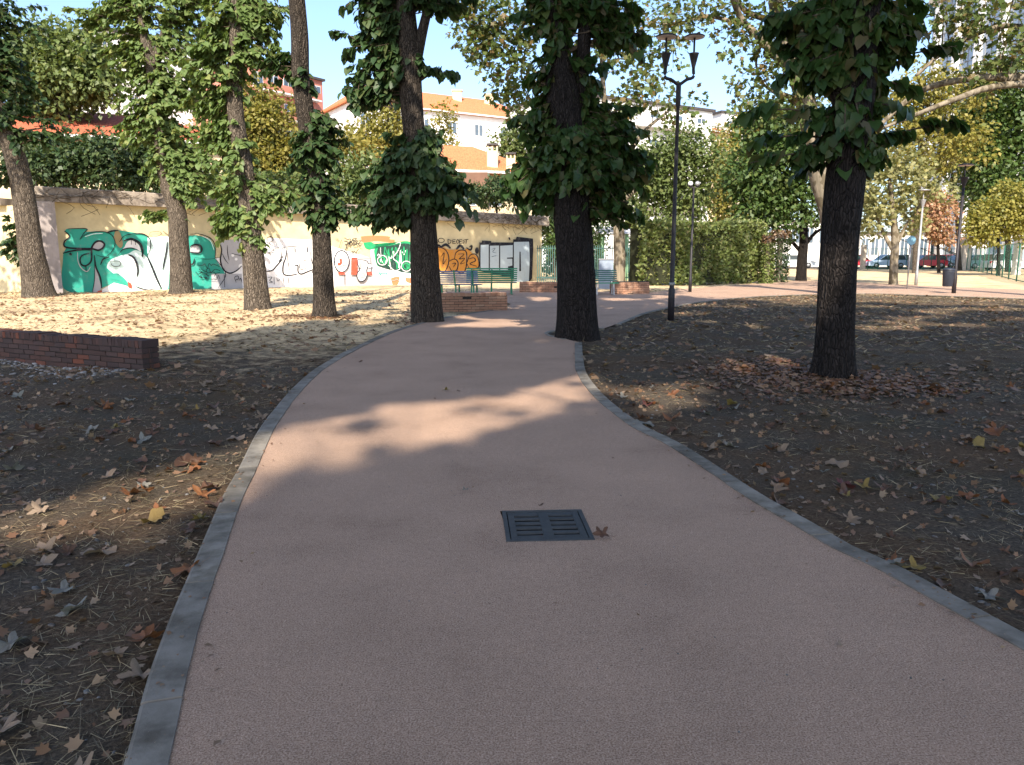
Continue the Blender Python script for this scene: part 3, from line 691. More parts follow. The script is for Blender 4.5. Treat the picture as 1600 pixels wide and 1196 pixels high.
for pts, w in (([(122, 270), (150, 340), (140, 440), (165, 520), (220, 555), (280, 535), (330, 490)], 13), ([(200, 305), (205, 380), (218, 440)], 6), ([(155, 380), (180, 430), (210, 472)], 6), ([(240, 380), (330, 400)], 5),
               ([(545, 540), (600, 530), (640, 490), (690, 430)], 13), ([(692, 322), (680, 420), (660, 450)], 6), ([(735, 330), (720, 420), (700, 480), (700, 555), (740, 574), (822, 565)], 13), ([(740, 370), (742, 450), (757, 535)], 7),
               ([(800, 490), (830, 485), (832, 540), (860, 562), (920, 540), (985, 515)], 12), ([(850, 450), (850, 515), (915, 510)], 6), ([(940, 350), (955, 450), (985, 520)], 7), ([(955, 540), (992, 582)], 7), ([(700, 330), (760, 315), (860, 322)], 6), ([(805, 330), (805, 370)], 8), ([(915, 320), (915, 370)], 8),
               ([(560, 290), (555, 245), (590, 228), (610, 260), (570, 285), (610, 310)], 7), ([(560, 330), (620, 345), (570, 375), (640, 370)], 6), ([(620, 340), (660, 325), (690, 300)], 5), ([(660, 420), (700, 405), (660, 450), (700, 440)], 6), ([(880, 440), (910, 445)], 6),
               ([(560, 595), (600, 590), (580, 620), (605, 635), (570, 640)], 6), ([(618, 590), (620, 655)], 5), ([(640, 600), (655, 625), (680, 595)], 5), ([(700, 590), (705, 640)], 5), ([(745, 590), (748, 650)], 5), ([(830, 590), (850, 640), (840, 655)], 5), ([(915, 570), (922, 650)], 4), ([(270, 620), (268, 590), (295, 580), (300, 605), (275, 615), (280, 640)], 6), ([(175, 570), (178, 680)], 5), ([(310, 620), (320, 600), (335, 640)], 6),
               ([(90, 418), (140, 415)], 4), ([(120, 215), (160, 195), (200, 215), (240, 200)], 9)):
    g.line(pts, w)
g.circle((1222, 450), 66, 96, 'p_white'); g.ring((1222, 450), 66, 96, 10); g.fill([(1200, 430), (1222, 425), (1225, 470), (1195, 490), (1185, 465), (1205, 460)], 'p_red')
g.line([(1215, 375), (1215, 410)], 7); g.line([(1150, 455), (1180, 455)], 6); g.line([(1190, 520), (1225, 490), (1280, 490)], 6); g.line([(1255, 355), (1275, 285)], 7); g.line([(1198, 330), (1222, 255)], 4); g.line([(1248, 565), (1250, 660)], 4)
g.fill([(1190, 548), (1252, 550), (1250, 568), (1192, 566)], 'p_red', False)
g.fill([(1308, 420), (1362, 420), (1362, 570), (1305, 570)], 'p_red', False); g.fill([(1440, 540), (1492, 540), (1492, 575), (1440, 570)], 'p_red', False); g.fill([(1365, 422), (1482, 420), (1485, 540), (1450, 545), (1365, 500)], 'p_lgrey', False)
g.fill([(1365, 435), (1440, 445), (1458, 480), (1445, 530), (1448, 575), (1425, 618), (1385, 625), (1362, 590), (1365, 550), (1385, 520), (1368, 480)], 'p_white'); g.line([(1365, 435), (1440, 445), (1458, 480), (1445, 530), (1448, 575), (1425, 618), (1385, 628), (1360, 590), (1365, 550), (1385, 520), (1368, 480), (1365, 435)], 11)
g.ring((1405, 575), 22, 20, 6); g.line([(1385, 450), (1395, 520)], 6); g.line([(1415, 455), (1410, 525)], 6); g.line([(1310, 419), (1480, 419), (1492, 575)], 4, 'p_black', False)
g.circle((1472, 490), 22, 20, 'p_white', 12); g.ring((1472, 490), 22, 20, 5)
for k in range(3): g.scribble(1255, 240 + 14 * k, 1390, 290 + 12 * k, 12, 6, 'p_black', 40 + k)
g.scribble(1285, 335, 1370, 385, 10, 6, 'p_black', 45)
g.done("white bubble lettering with black outlines on a white coat")
g = Paint(560, 330, 5.333)
g.fill([(100, 300), (240, 280), (440, 265), (445, 640), (380, 645), (120, 640)], 'p_white', False)
g.fill([(20, 212), (120, 205), (255, 212), (260, 235), (300, 240), (285, 262), (150, 250), (40, 262)], 'p_redor'); g.fill([(270, 560), (340, 545), (330, 610), (290, 625)], 'p_redor'); g.fill([(390, 545), (450, 550), (450, 600), (400, 590)], 'p_redor')
g.fill([(40, 262), (110, 260), (150, 300), (130, 330), (150, 440), (200, 470), (440, 500), (445, 270), (300, 262), (170, 275), (110, 320), (60, 310)], 'p_green'); g.fill([(165, 300), (250, 290), (440, 285), (445, 515), (330, 500), (240, 485), (160, 450), (150, 370)], 'p_dgreen')
g.fill([(110, 480), (240, 495), (445, 520), (445, 560), (300, 545), (140, 530)], 'p_pale', False)
for k in range(9): g.scribble(165 + 28 * k, 300, 230 + 26 * k, 490, 8, 6, 'p_green' if k % 3 else 'p_white', 60 + k)
for c, r in (((200, 410), 40), ((400, 460), 42)): g.ring(c, r, r, 6, 'p_white'); g.ring(c, r * .6, r * .6, 8, 'p_green')
g.line([(310, 270), (350, 265), (330, 330), (290, 390), (330, 430), (345, 480), (300, 495), (250, 450)], 7, 'p_white')
g.scribble(160, 505, 230, 540, 7, 5, 'p_turq', 80); g.scribble(130, 560, 330, 600, 12, 3, 'p_lgrey', 81)
g.fill([(600, 320), (650, 305), (700, 300), (760, 322), (830, 318), (880, 325), (905, 315), (960, 360), (1000, 390), (1003, 470), (960, 490), (905, 480), (890, 505), (840, 516), (800, 495), (760, 505), (715, 512), (670, 492), (600, 480)], 'p_orange')
for pts, w in (([(600, 305), (660, 300), (720, 320), (750, 370), (750, 440), (720, 505), (690, 505), (665, 470)], 9), ([(690, 300), (730, 280), (768, 310)], 22), ([(815, 320), (850, 288), (880, 318)], 22), ([(640, 300), (668, 285), (690, 300)], 16), ([(755, 420), (800, 400), (830, 430), (820, 490), (780, 500), (755, 460)], 9),
               ([(800, 400), (815, 345), (860, 325), (900, 345), (900, 450), (880, 510), (840, 515), (820, 490)], 9), ([(905, 430), (930, 370), (975, 360), (1000, 400), (1000, 470), (930, 480), (905, 440)], 9), ([(925, 300), (945, 290), (935, 325), (900, 305)], 14), ([(920, 400), (960, 390), (975, 415), (930, 440), (985, 460)], 8), ([(830, 360), (880, 360), (840, 400), (885, 395), (850, 440), (890, 430)], 6), ([(690, 380), (715, 350), (705, 440), (735, 400)], 6), ([(780, 440), (810, 435), (790, 470)], 7)):
    g.line(pts, w)
g.circle((988, 330), 16, 28, 'p_black', 12)
for k, (xo, st) in enumerate([(745, [[(0, 0), (4, 38)], [(0, 0), (26, 10), (20, 30), (4, 38)]]), (785, [[(22, 2), (0, 4), (2, 36), (24, 34)], [(2, 20), (18, 18)]]), (815, [[(10, 2), (0, 18), (8, 36), (22, 24), (16, 4), (8, 2)]]), (842, [[(20, 2), (0, 4), (2, 36), (22, 32)], [(2, 20), (16, 18)]]), (868, [[(18, 4), (2, 8), (14, 20), (4, 36)]]), (888, [[(0, 4), (26, 0)], [(12, 2), (8, 36)]])]):
    for s in st: g.line([(xo + a * 1.1, 236 + bq) for a, bq in s], 6, 'p_black', False, False)
g.ring((690, 245), 26, 18, 6); g.scribble(600, 230, 660, 275, 8, 6, 'p_black', 90); g.line([(1255, 220), (1262, 240)], 12)
g.fill([(1008, 262), (1030, 262), (1030, 246), (1108, 250), (1108, 262), (1290, 262), (1290, 236), (1312, 236), (1318, 214), (1455, 230), (1458, 300), (1448, 560), (1425, 590), (1010, 500)], 'p_black', False)
for poly in ([(1018, 284), (1086, 280), (1086, 492), (1018, 490)], [(1096, 290), (1172, 288), (1172, 494), (1096, 492)], [(1182, 290), (1286, 284), (1286, 386), (1238, 388), (1238, 398), (1282, 398), (1282, 455), (1246, 462), (1246, 494), (1182, 494)], [(1296, 258), (1422, 256), (1428, 400), (1420, 592), (1360, 592), (1296, 592)]):
    g.fill(poly, 'p_slate', False)
g.fill([(1342, 340), (1352, 338), (1356, 500), (1340, 502)], 'p_black', False); g.line([(1110, 320), (1140, 310), (1120, 340), (1150, 350)], 4, 'p_navy'); g.line([(1110, 380), (1150, 372)], 4, 'p_navy')
g.done("green, orange and grey-blue block lettering")
# dry creeper hanging over the coping
cr = MB()
for k in range(90):
    s = rng.choice([rng.uniform(-1, 6), rng.uniform(13, W_len), rng.uniform(W_len - 3, W_len)]); z0 = H_A + (H_B - H_A) * s / W_len
    p = [on_wall(s + rng.normal(0, .1), z0 + rng.uniform(0, .25), -.2)]
    L = rng.uniform(.3, 1.2)
    for q in np.linspace(0, 1, 5)[1:]: p.append(on_wall(s + rng.normal(0, .12 + .25 * q), z0 + .05 - L * q + rng.normal(0, .04), .36 + .03 * rng.random()))
    cr.tube(spline(p, 10), .009, 4)
for k in range(30):
    s = rng.uniform(-1, W_len - 2); z0 = H_A + (H_B - H_A) * s / W_len
    cr.tube(spline([on_wall(s + i * .5, z0 - rng.uniform(-.05, .5), .36) for i in range(5)], 12), .007, 4)
tag(cr.build("dry_creeper", M['twig']), "tangle of dry brown creeper stems hanging over the coping of the graffiti wall", "creeper")
# garden wall going left beyond the pillar
A2, B2 = on_wall(-.75, 0, -.1), G(-420, 452)
mb = MB(); dv = norm(B2 - A2); nn = np.array([-dv[1], dv[0], 0])
if nn[1] > 0: nn = -nn
hz = CA - .15
mb.add([A2, B2, B2 + [0, 0, hz], A2 + [0, 0, hz], A2 - nn * .4, B2 - nn * .4, B2 - nn * .4 + [0, 0, hz], A2 - nn * .4 + [0, 0, hz]], [(0, 1, 2, 3), (5, 4, 7, 6), (1, 5, 6, 2), (4, 0, 3, 7), (3, 2, 6, 7)])
t = thing("garden_wall", "plain shaded yellow wall at the far left behind the leaning trunk", "wall", (A2 + B2) / 2)
mb.build("plaster", M['plaster'], t)
mb = MB(); mb.bar((A2 + B2) / 2 - dv * 7 + [0, 0, hz + .14], (A2 + B2) / 2 + dv * 7 + [0, 0, hz + .14], .6, .28); mb.build("coping", M['coping'], t)

# ------------------------------------------------------------------ low brick walls, brick by brick
def brick_wall(a, b, thick, rows, mat, label, top_rowlock=True, bh=.058, bl=.235, worn=.012):
    a = np.array(a, float); b = np.array(b, float); d = b - a; L = np.linalg.norm(d[:2]); d /= L; rzz = math.atan2(d[1], d[0]); n = np.array([-d[1], d[0], 0])
    t = thing("brick_wall", label, "wall", (a + b) / 2, "low brick walls in the park")
    core = MB(); H = rows * (bh + .012)
    cc = (a + b) / 2; core.box((cc[0], cc[1], H / 2 - .06), (L - .02, thick - .03, H + .1), rzz); core.build("mortar_core", M['mortar'], t)
    br = MB()
    for r in range(rows):
        z = -.03 + bh / 2 + r * (bh + .012)
        off = 0 if r % 2 else bl / 2
        q = -off
        while q < L:
            q0, q1 = max(q, 0), min(q + bl, L)
            if q1 - q0 > .05 and rng.random() > .012:
                for sd_ in (-1, 1):
                    p = a + d * (q0 + q1) / 2 + n * sd_ * (thick / 2 - .055); w = rng.normal(0, .003)
                    br.box((p[0] + n[0] * w, p[1] + n[1] * w, z), (q1 - q0 - .01, .115, bh), rzz, 0, 0, .002)
            q += bl
        for e in (0, 1):                                   # bricks across the ends
            p = a + d * (.05 if e == 0 else L - .05)
            br.box((p[0], p[1], z), (.12, thick - .22, bh - .002), rzz, 0, 0, .002)
    if top_rowlock:
        q = 0.0; z = -.03 + rows * (bh + .012)
        while q < L - .03:
            p = a + d * (q + .031); hh = .088 + .012 * (vnoise(np.array([[q * 2.2, 1.]]), 5)[0] - .5) * 2 + rng.normal(0, .003)
            br.box((p[0], p[1], z + hh / 2), (.061, thick + rng.normal(0, .004), hh), rzz + rng.normal(0, .01), 0, 0, .003); q += .064
    br.build("bricks", M[mat], t)
    return t
ea, eb = G(226, 583), G(0, 561)
dleft = norm(eb - ea); thick = .26; nb = np.array([-dleft[1], dleft[0], 0]);
if nb[1] < 0: nb = -nb
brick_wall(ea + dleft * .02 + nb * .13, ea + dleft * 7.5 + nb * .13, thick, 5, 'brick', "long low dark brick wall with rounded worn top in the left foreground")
pa, pb = G(640, 487), G(791, 485)
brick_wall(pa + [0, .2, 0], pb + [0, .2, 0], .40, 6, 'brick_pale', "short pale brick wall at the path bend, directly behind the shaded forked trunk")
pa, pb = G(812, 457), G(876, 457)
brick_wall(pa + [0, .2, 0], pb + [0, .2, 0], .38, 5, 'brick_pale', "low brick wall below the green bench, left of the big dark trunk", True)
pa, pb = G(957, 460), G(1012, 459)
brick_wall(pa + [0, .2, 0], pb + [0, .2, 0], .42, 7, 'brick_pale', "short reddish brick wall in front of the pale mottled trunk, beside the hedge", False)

# ------------------------------------------------------------------ trees
def trunk_mesh(name, pts, seg, mat, parent, flare=.25, ridge=.05, seed=0):
    """pts: (x, y, z, r) list"""
    pts = np.asarray(pts, float)
    L = np.sum(np.linalg.norm(np.diff(pts[:, :3], axis=0), axis=1)); n = max(8, int(L / .16))
    s = spline(pts, n); s[:, 3] = np.maximum(s[:, 3], .004)
    z0 = s[0, 2]; V = []
    a = np.linspace(0, 2 * np.pi, seg, endpoint=False)
    d = np.gradient(s[:, :3], axis=0); d = norm(d)
    for i in range(n):
        t = d[i]; x = np.cross(t, [0, 1., .05]); x /= np.linalg.norm(x) + 1e-9; y = np.cross(t, x)
        h = s[i, 2] - z0
        nz = vnoise(np.stack([a * seg / 7 / 2 / np.pi * 2 + seed * 7, np.full(seg, h * .9)], 1), seed) - .5
        nz2 = vnoise(np.stack([a * (seg / 2.6) / (2 * np.pi) + 3 * vnoise(np.array([[h * .7, seed]]), 4)[0] * 0, np.full(seg, h * 1.6)], 1), seed + 5) - .5
        fl = flare * math.exp(-h / .22) * (1 + .6 * np.cos(a * 4 + seed)) if h < 1.5 else 0
        r = s[i, 3] * (1 + ridge * 1.6 * nz + ridge * 1.5 * nz2 + fl)
        V.append(s[i, :3] + r[:, None] * (np.cos(a)[:, None] * x + np.sin(a)[:, None] * y))
    V = np.concatenate(V)
    Fc = [(k * seg + i, k * seg + (i + 1) % seg, (k + 1) * seg + (i + 1) % seg, (k + 1) * seg + i) for k in range(n - 1) for i in range(seg)]
    mb = MB(); mb.add(V, Fc + [tuple((n - 1) * seg + i for i in range(seg))], 0, True)
    return mb, s

def px_trunk(pp, Y):
    """[(px, py, width_px)] at distance Y -> (x,y,z,r)"""
    out = []
    for x, y, w in pp:
        p = P(x, y, Y); dep = (p - [0, 0, CAM_H]) @ _f
        out.append((p[0], p[1], p[2], w / 2 / F_PX * dep))
    return out

def sprays(starts, ends, nl, size, droop=.55, jit=.5):
    """leafy shoots from starts to ends: returns leaf arrays"""
    Pp, Yy, Zz, Ss = [], [], [], []
    for s, e in zip(starts, ends):
        L = np.linalg.norm(e - s); k = max(4, int(nl * (0.5 + .5 * min(L, 1.5))))
        u = np.sort(rng.uniform(.22, 1.0, k))[:, None]
        c = s * (1 - u) + e * u; c[:, 2] += .18 * L * (u[:, 0] * (1 - u[:, 0])) * 2 - .08 * L * u[:, 0] ** 2
        d = norm(e - s); side = np.cross(d, [0, 0, 1.]); side = side / (np.linalg.norm(side) + 1e-6)
        sg = np.where(np.arange(k) % 2 == 0, 1, -1)[:, None]
        y = d * .55 + side * sg * .8 + np.array([0, 0, -droop]) + rng.normal(0, jit * .6, (k, 3))
        z = np.array([0, 0, 1.]) + .35 * d + rng.normal(0, .35, (k, 3))
        Pp.append(c + rng.normal(0, .02, (k, 3))); Yy.append(y); Zz.append(z); Ss.append(size * rng.uniform(.6, 1.2, k))
    return np.concatenate(Pp), np.concatenate(Yy), np.concatenate(Zz), np.concatenate(Ss)

def in_ball(n, c, r, shell=.45):
    v = norm(rng.normal(0, 1, (n, 3))); q = rng.uniform(shell ** 3, 1, n) ** (1 / 3)
    return np.asarray(c) + v * q[:, None] * np.asarray(r)

def clump_leaves(n_clump, per, c, r, cr, size, up=.6):
    cen = in_ball(n_clump, c, r)
    p = np.repeat(cen, per, 0); v = norm(rng.normal(0, 1, p.shape)); p = p + v * (cr * rng.uniform(.25, 1, len(p)) ** .6)[:, None]
    y = v + rng.normal(0, .5, p.shape) + [0, 0, -.35]; z = np.array([0, -.25, up]) + .5 * v + rng.normal(0, .45, p.shape)
    return p, y, z, size * rng.uniform(.6, 1.25, len(p))

LIME_GROUP = "ivy-like shoot covered park trees along the path"
hidden_pool = {}
def lime_tree(label, pp, Y, blobs, leaf=.15, mat='lime', bark='bark', forks=(), shoots=(), crown=None, group=None, droop=.6, seg=30, ridge=.05):
    blobs = [(b[0], b[1], b[2] * (1 if mat == 'lime' else .88), b[3] * (1 if mat == 'lime' else .88), int(b[4] * (2.2 if mat == 'lime' else 1.5 if mat == 'lime_deep' else 1.2))) + tuple(b[5:]) for b in blobs]
    base = px_trunk(pp, Y); t = thing("lime_tree", label, "tree", (base[0][0], Y, 0), group)
    base[0] = (base[0][0], base[0][1], -.12, base[0][3])
    top = base[-1]; prev = base[-3]
    for k in (1, 2, 3): base.append((top[0] + .12 * k * np.sign(top[0] - prev[0] + 1e-6), Y, top[2] + 2.2 * k, top[3] * (1 - .28 * k)))
    tm, s = trunk_mesh("trunk", base, seg, None, None, .16, ridge, int(abs(pp[0][0])))
    for fk in forks:
        fb = px_trunk(fk, Y); f0, f1 = fb[-2], fb[-1]
        dd = np.array(f1) - np.array(f0); dd = dd / (np.linalg.norm(dd[:3]) + 1e-6)
        fb = fb + [(f1[0] + dd[0] * q, f1[1], f1[2] + dd[2] * q, f1[3] * (1 - q * .12)) for q in (1.5, 3, 5)]
        m2, _ = trunk_mesh("limb", fb, 14, None, None, 0, .05, 3)
        tm.add(m2.v, m2.f, 0, True)
    A = []
    tw = MB()
    def add(st, en, nl, size):
        A.append(sprays(st, en, nl, size, droop))
        for a_, b_ in zip(st, en): tw.tube([a_, (a_ + b_) / 2 + [0, 0, .06], b_], [.012, .008, .004], 4, 0, False)
    for bl in blobs:
        x, y, rx, ry, n = bl[:5]
        c = P(x, y, Y); sc = Y / F_PX
        ends = in_ball(n, c, (rx * sc, max(.35, .55 * (rx + ry) / 2 * sc * (bl[5] if len(bl) > 5 else 1.2)), ry * sc), .3)
        j = np.argmin(np.abs(s[None, :, 2] - (ends[:, 2:3] + .15 - .25 * np.abs(ends[:, 0:1] - c[0]))), 1)
        st = s[j, :3] + rng.normal(0, .05, ends.shape)
        # long reaches start from a limb part-way out
        L = np.linalg.norm(ends - st, axis=1, keepdims=True); st = np.where(L > .9, ends - (ends - st) / L * np.minimum(.9, L), st)
        add(st, ends, 17, leaf)
        k = max(3, int(n * (.10 if mat == 'lime' else .13)))
        dv = norm(rng.normal(0, 1, (k, 3)) * [1, .8, .55]); rr_ = np.array([rx * sc, .6 * (rx + ry) / 2 * sc, ry * sc])
        e2 = c + dv * rr_ * rng.uniform(1.15, 1.55, (k, 1)) + [0, 0, -.08]; s2 = c + dv * rr_ * .45 + [0, 0, .05]
        add(s2, e2, 20, leaf * 1.1)
        # a limb feeding the blob
        lim = s[np.argmin(np.abs(s[:, 2] - (c[2] - .3)))]
        if np.linalg.norm(lim[:3] - c) > .5: tw.tube(spline([lim[:3], (lim[:3] + c) / 2 + [0, 0, .1], c], 7), np.linspace(min(.05, lim[3] * .4), .012, 7), 6, 0, False)
    for (x0, y0, x1, y1, dy, n) in shoots:                 # single long shoots: start px, end px, depth swing
        a_ = P(x0, y0, Y); b_ = P(x1, y1, Y + dy); m_ = (a_ + b_) / 2 + [0, 0, .05]
        A.append(sprays([a_, m_], [m_, b_], int(n * 1.7), leaf * 1.2, .8, .35)); tw.tube([a_, m_, b_], [.016, .011, .005], 5, 0, False)
    tm.add(tw.v, tw.f, 1, True); tm.build("trunk", [M[bark], M['twig']], t)
    if A:
        Pp, Yy, Zz, Ss = (np.concatenate([q[i] for q in A]) for i in range(4))
        ok = Pp[:, 2] > .3
        leaf_mesh("foliage", Pp[ok], Yy[ok], Zz[ok], Ss[ok], LEAF_HEART, M[mat], t)
    if crown:
        c, r, n = crown
        p, y, z, sz = clump_leaves(n, 60, c, r, .75, .24)
        ok = keeps_patch(p) & out_of_frame(p, 5)
        own_ = 0 if pp[0][0] == 668 else 1 if pp[0][0] == 903 else 9
        if (c_own == own_).any():
            e_ = cover[c_own == own_]; p = np.vstack([p, e_]); ok = np.concatenate([ok, np.ones(len(e_), bool)])
            y = np.vstack([y, norm(rng.normal(0, 1, e_.shape))]); z = np.vstack([z, SUNV + rng.normal(0, .35, e_.shape)]); sz = np.concatenate([sz, rng.uniform(.3, .55, len(e_))])
        leaf_mesh("upper_crown", p[ok], y[ok], z[ok], sz[ok], LEAF_QUAD, M[mat], t)
        lb = MB()
        for k in range(14):
            e = in_ball(1, c, np.array(r) * .9)[0]; s0 = s[-1, :3] * .6 + s[-6, :3] * .4
            lb.tube(spline([s0, (s0 + e) / 2 + [0, 0, .4], e], 8), np.linspace(.07, .012, 8), 5, 0, False)
        lb.build("limbs", M[bark], t)
    return t

Yd = lambda py: G(800, py)[1]
_t = []
s_ = rng.uniform(0, W_len, 9000); z_ = rng.uniform(0, 4, 9000); q = WA + W_dir * s_[:, None] + np.column_stack([0 * s_, 0 * s_, z_])
x, y, d = project(q); _t.append(q[(x > 668) & (x < 860)][:1500])
q = np.stack([rng.uniform(-5, 9, 30000), rng.uniform(18, 36, 30000), np.zeros(30000)], 1); x, y, d = project(q)
_t.append(q[in_poly(x, y, [(690, 452), (1060, 450), (1060, 470), (960, 505), (800, 500), (690, 490)]) & (vnoise(q[:, :2] * 1.1, 51) > .36)][:3200])
_t = np.concatenate(_t); _h = rng.uniform(11.5, 16, len(_t)); cover = _t + SUNV * ((_h - _t[:, 2]) / SUNV[2])[:, None]  # unseen leaves added above the frame to shade wall and plaza
cover = cover[keeps_patch(cover) & out_of_frame(cover, 5)]
c_own = np.where(cover[:, 0] < -.6, 0, 1)
lime_tree("leaning trunk at the far left in front of the wall's corner pillar", [(62, 463, 46), (48, 390, 36), (36, 300, 31), (20, 235, 30), (0, 190, 28), (-30, 110, 26), (-55, 40, 22)], Yd(463),
          [(-5, 30, 70, 55, 60), (20, 110, 45, 60, 60), (15, 190, 45, 50, 45), (62, 218, 26, 16, 8), (12, 275, 30, 22, 18), (18, 380, 20, 45, 22), (90, 200, 20, 18, 6)], .2, 'lime_dark', crown=((-20.5, 24.5, 9.5), (4.5, 5, 3.8), 110))  # unseen crown set off its trunk to shade the left wall
lime_tree("leafy tree whose bare lower trunk stands against the turquoise graffiti", [(283, 458, 34), (281, 400, 30), (276, 330, 27), (260, 280, 23), (248, 200, 19), (239, 120, 18), (233, 90, 18), (223, 40, 14), (214, -5, 12)], Yd(458),
          [(180, 40, 55, 45, 40), (250, 10, 80, 30, 50), (205, 95, 45, 25, 28), (240, 150, 50, 35, 50), (290, 120, 45, 50, 40), (230, 200, 40, 35, 36), (275, 235, 45, 45, 52), (305, 275, 50, 35, 38), (255, 265, 30, 30, 20), (248, 338, 35, 8, 7), (300, 60, 45, 35, 22), (268, 180, 20, 60, 16, 2.2), (285, 300, 20, 30, 10, 2.2)], .2, 'lime',
          forks=[[(240, 100, 16), (262, 45, 12), (300, 4, 10)]], crown=((-13, Yd(458), 11.5), (4, 4, 3), 60))
lime_tree("tall sunlit trunk with leafy collar, between the turquoise and white graffiti", [(403, 484, 40), (398, 430, 34), (391, 345, 30), (382, 265, 28), (371, 200, 25), (366, 140, 24), (369, 75, 23), (367, -5, 18)], Yd(484),
          [(335, 100, 55, 60, 46), (320, 165, 28, 22, 14), (335, 225, 32, 35, 24), (350, 300, 26, 18, 12), (372, 345, 45, 32, 36), (425, 305, 38, 28, 28), (398, 378, 18, 18, 16), (405, 60, 28, 50, 26), (420, 20, 35, 30, 18), (345, 20, 40, 30, 20), (380, 250, 22, 60, 16, 2.2), (372, 110, 16, 40, 8, 2)], .175, 'lime', crown=((-7, Yd(484), 11.5), (3.5, 4, 3), 60))
lime_tree("slim trunk with ivy-dark middle, left of the red and white graffiti circle", [(508, 494, 36), (505, 440, 31), (501, 345, 27), (490, 260, 26), (478, 185, 27), (470, 120, 27), (468, 60, 27), (463, -5, 24)], Yd(494),
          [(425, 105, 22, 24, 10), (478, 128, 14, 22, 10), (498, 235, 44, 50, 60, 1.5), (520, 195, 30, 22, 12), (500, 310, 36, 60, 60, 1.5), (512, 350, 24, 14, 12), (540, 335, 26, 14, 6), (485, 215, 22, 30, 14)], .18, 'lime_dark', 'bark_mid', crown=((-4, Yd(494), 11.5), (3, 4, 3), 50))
lime_tree("forked tree with round dark leaf ball low on its trunk at the path bend", [(668, 502, 50), (664, 430, 45), (661, 350, 40), (652, 250, 34), (646, 200, 34), (641, 130, 36), (638, 70, 33), (632, -5, 28)], Yd(502),
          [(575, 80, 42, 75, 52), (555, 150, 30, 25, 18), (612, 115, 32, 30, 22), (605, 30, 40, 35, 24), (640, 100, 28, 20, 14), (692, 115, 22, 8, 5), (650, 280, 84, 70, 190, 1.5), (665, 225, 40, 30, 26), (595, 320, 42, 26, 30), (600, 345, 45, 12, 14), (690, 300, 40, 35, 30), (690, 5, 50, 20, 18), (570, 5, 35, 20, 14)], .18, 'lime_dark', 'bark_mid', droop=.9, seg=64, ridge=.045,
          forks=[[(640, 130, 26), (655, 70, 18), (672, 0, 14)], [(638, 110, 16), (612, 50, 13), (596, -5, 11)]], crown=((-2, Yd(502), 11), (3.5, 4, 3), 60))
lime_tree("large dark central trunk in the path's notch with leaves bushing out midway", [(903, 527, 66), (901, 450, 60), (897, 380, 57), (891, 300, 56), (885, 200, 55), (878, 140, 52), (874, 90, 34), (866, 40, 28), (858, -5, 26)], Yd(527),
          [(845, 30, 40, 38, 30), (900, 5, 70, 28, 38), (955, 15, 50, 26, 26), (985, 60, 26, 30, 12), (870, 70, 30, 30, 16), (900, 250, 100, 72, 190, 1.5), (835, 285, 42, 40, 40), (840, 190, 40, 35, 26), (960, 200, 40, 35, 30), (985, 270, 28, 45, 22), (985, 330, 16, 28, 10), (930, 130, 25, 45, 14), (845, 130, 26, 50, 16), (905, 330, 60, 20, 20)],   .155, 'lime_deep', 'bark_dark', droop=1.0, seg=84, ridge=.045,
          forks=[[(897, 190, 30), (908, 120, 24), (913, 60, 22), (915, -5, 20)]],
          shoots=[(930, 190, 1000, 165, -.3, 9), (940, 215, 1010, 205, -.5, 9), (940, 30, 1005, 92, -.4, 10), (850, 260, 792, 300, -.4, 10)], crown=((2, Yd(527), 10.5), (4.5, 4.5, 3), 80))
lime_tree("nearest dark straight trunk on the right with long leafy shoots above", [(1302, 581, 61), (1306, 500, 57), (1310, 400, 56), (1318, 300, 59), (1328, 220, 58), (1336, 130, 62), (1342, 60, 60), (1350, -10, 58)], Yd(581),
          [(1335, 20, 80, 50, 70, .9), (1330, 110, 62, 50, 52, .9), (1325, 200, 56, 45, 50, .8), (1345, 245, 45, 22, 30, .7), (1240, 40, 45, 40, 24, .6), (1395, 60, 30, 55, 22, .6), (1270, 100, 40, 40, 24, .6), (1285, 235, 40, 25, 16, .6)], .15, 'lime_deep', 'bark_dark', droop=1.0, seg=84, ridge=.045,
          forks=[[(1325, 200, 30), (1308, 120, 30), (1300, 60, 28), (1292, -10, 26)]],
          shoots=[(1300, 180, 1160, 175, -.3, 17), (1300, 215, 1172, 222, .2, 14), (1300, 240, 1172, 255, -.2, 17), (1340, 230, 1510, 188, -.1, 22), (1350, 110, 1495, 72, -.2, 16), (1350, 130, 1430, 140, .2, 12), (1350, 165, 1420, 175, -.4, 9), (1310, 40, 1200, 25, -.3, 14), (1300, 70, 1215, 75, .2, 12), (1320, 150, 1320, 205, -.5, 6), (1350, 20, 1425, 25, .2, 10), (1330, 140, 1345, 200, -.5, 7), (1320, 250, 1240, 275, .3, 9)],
          crown=((4.6, Yd(581), 9.5), (4.5, 4.5, 3), 80))

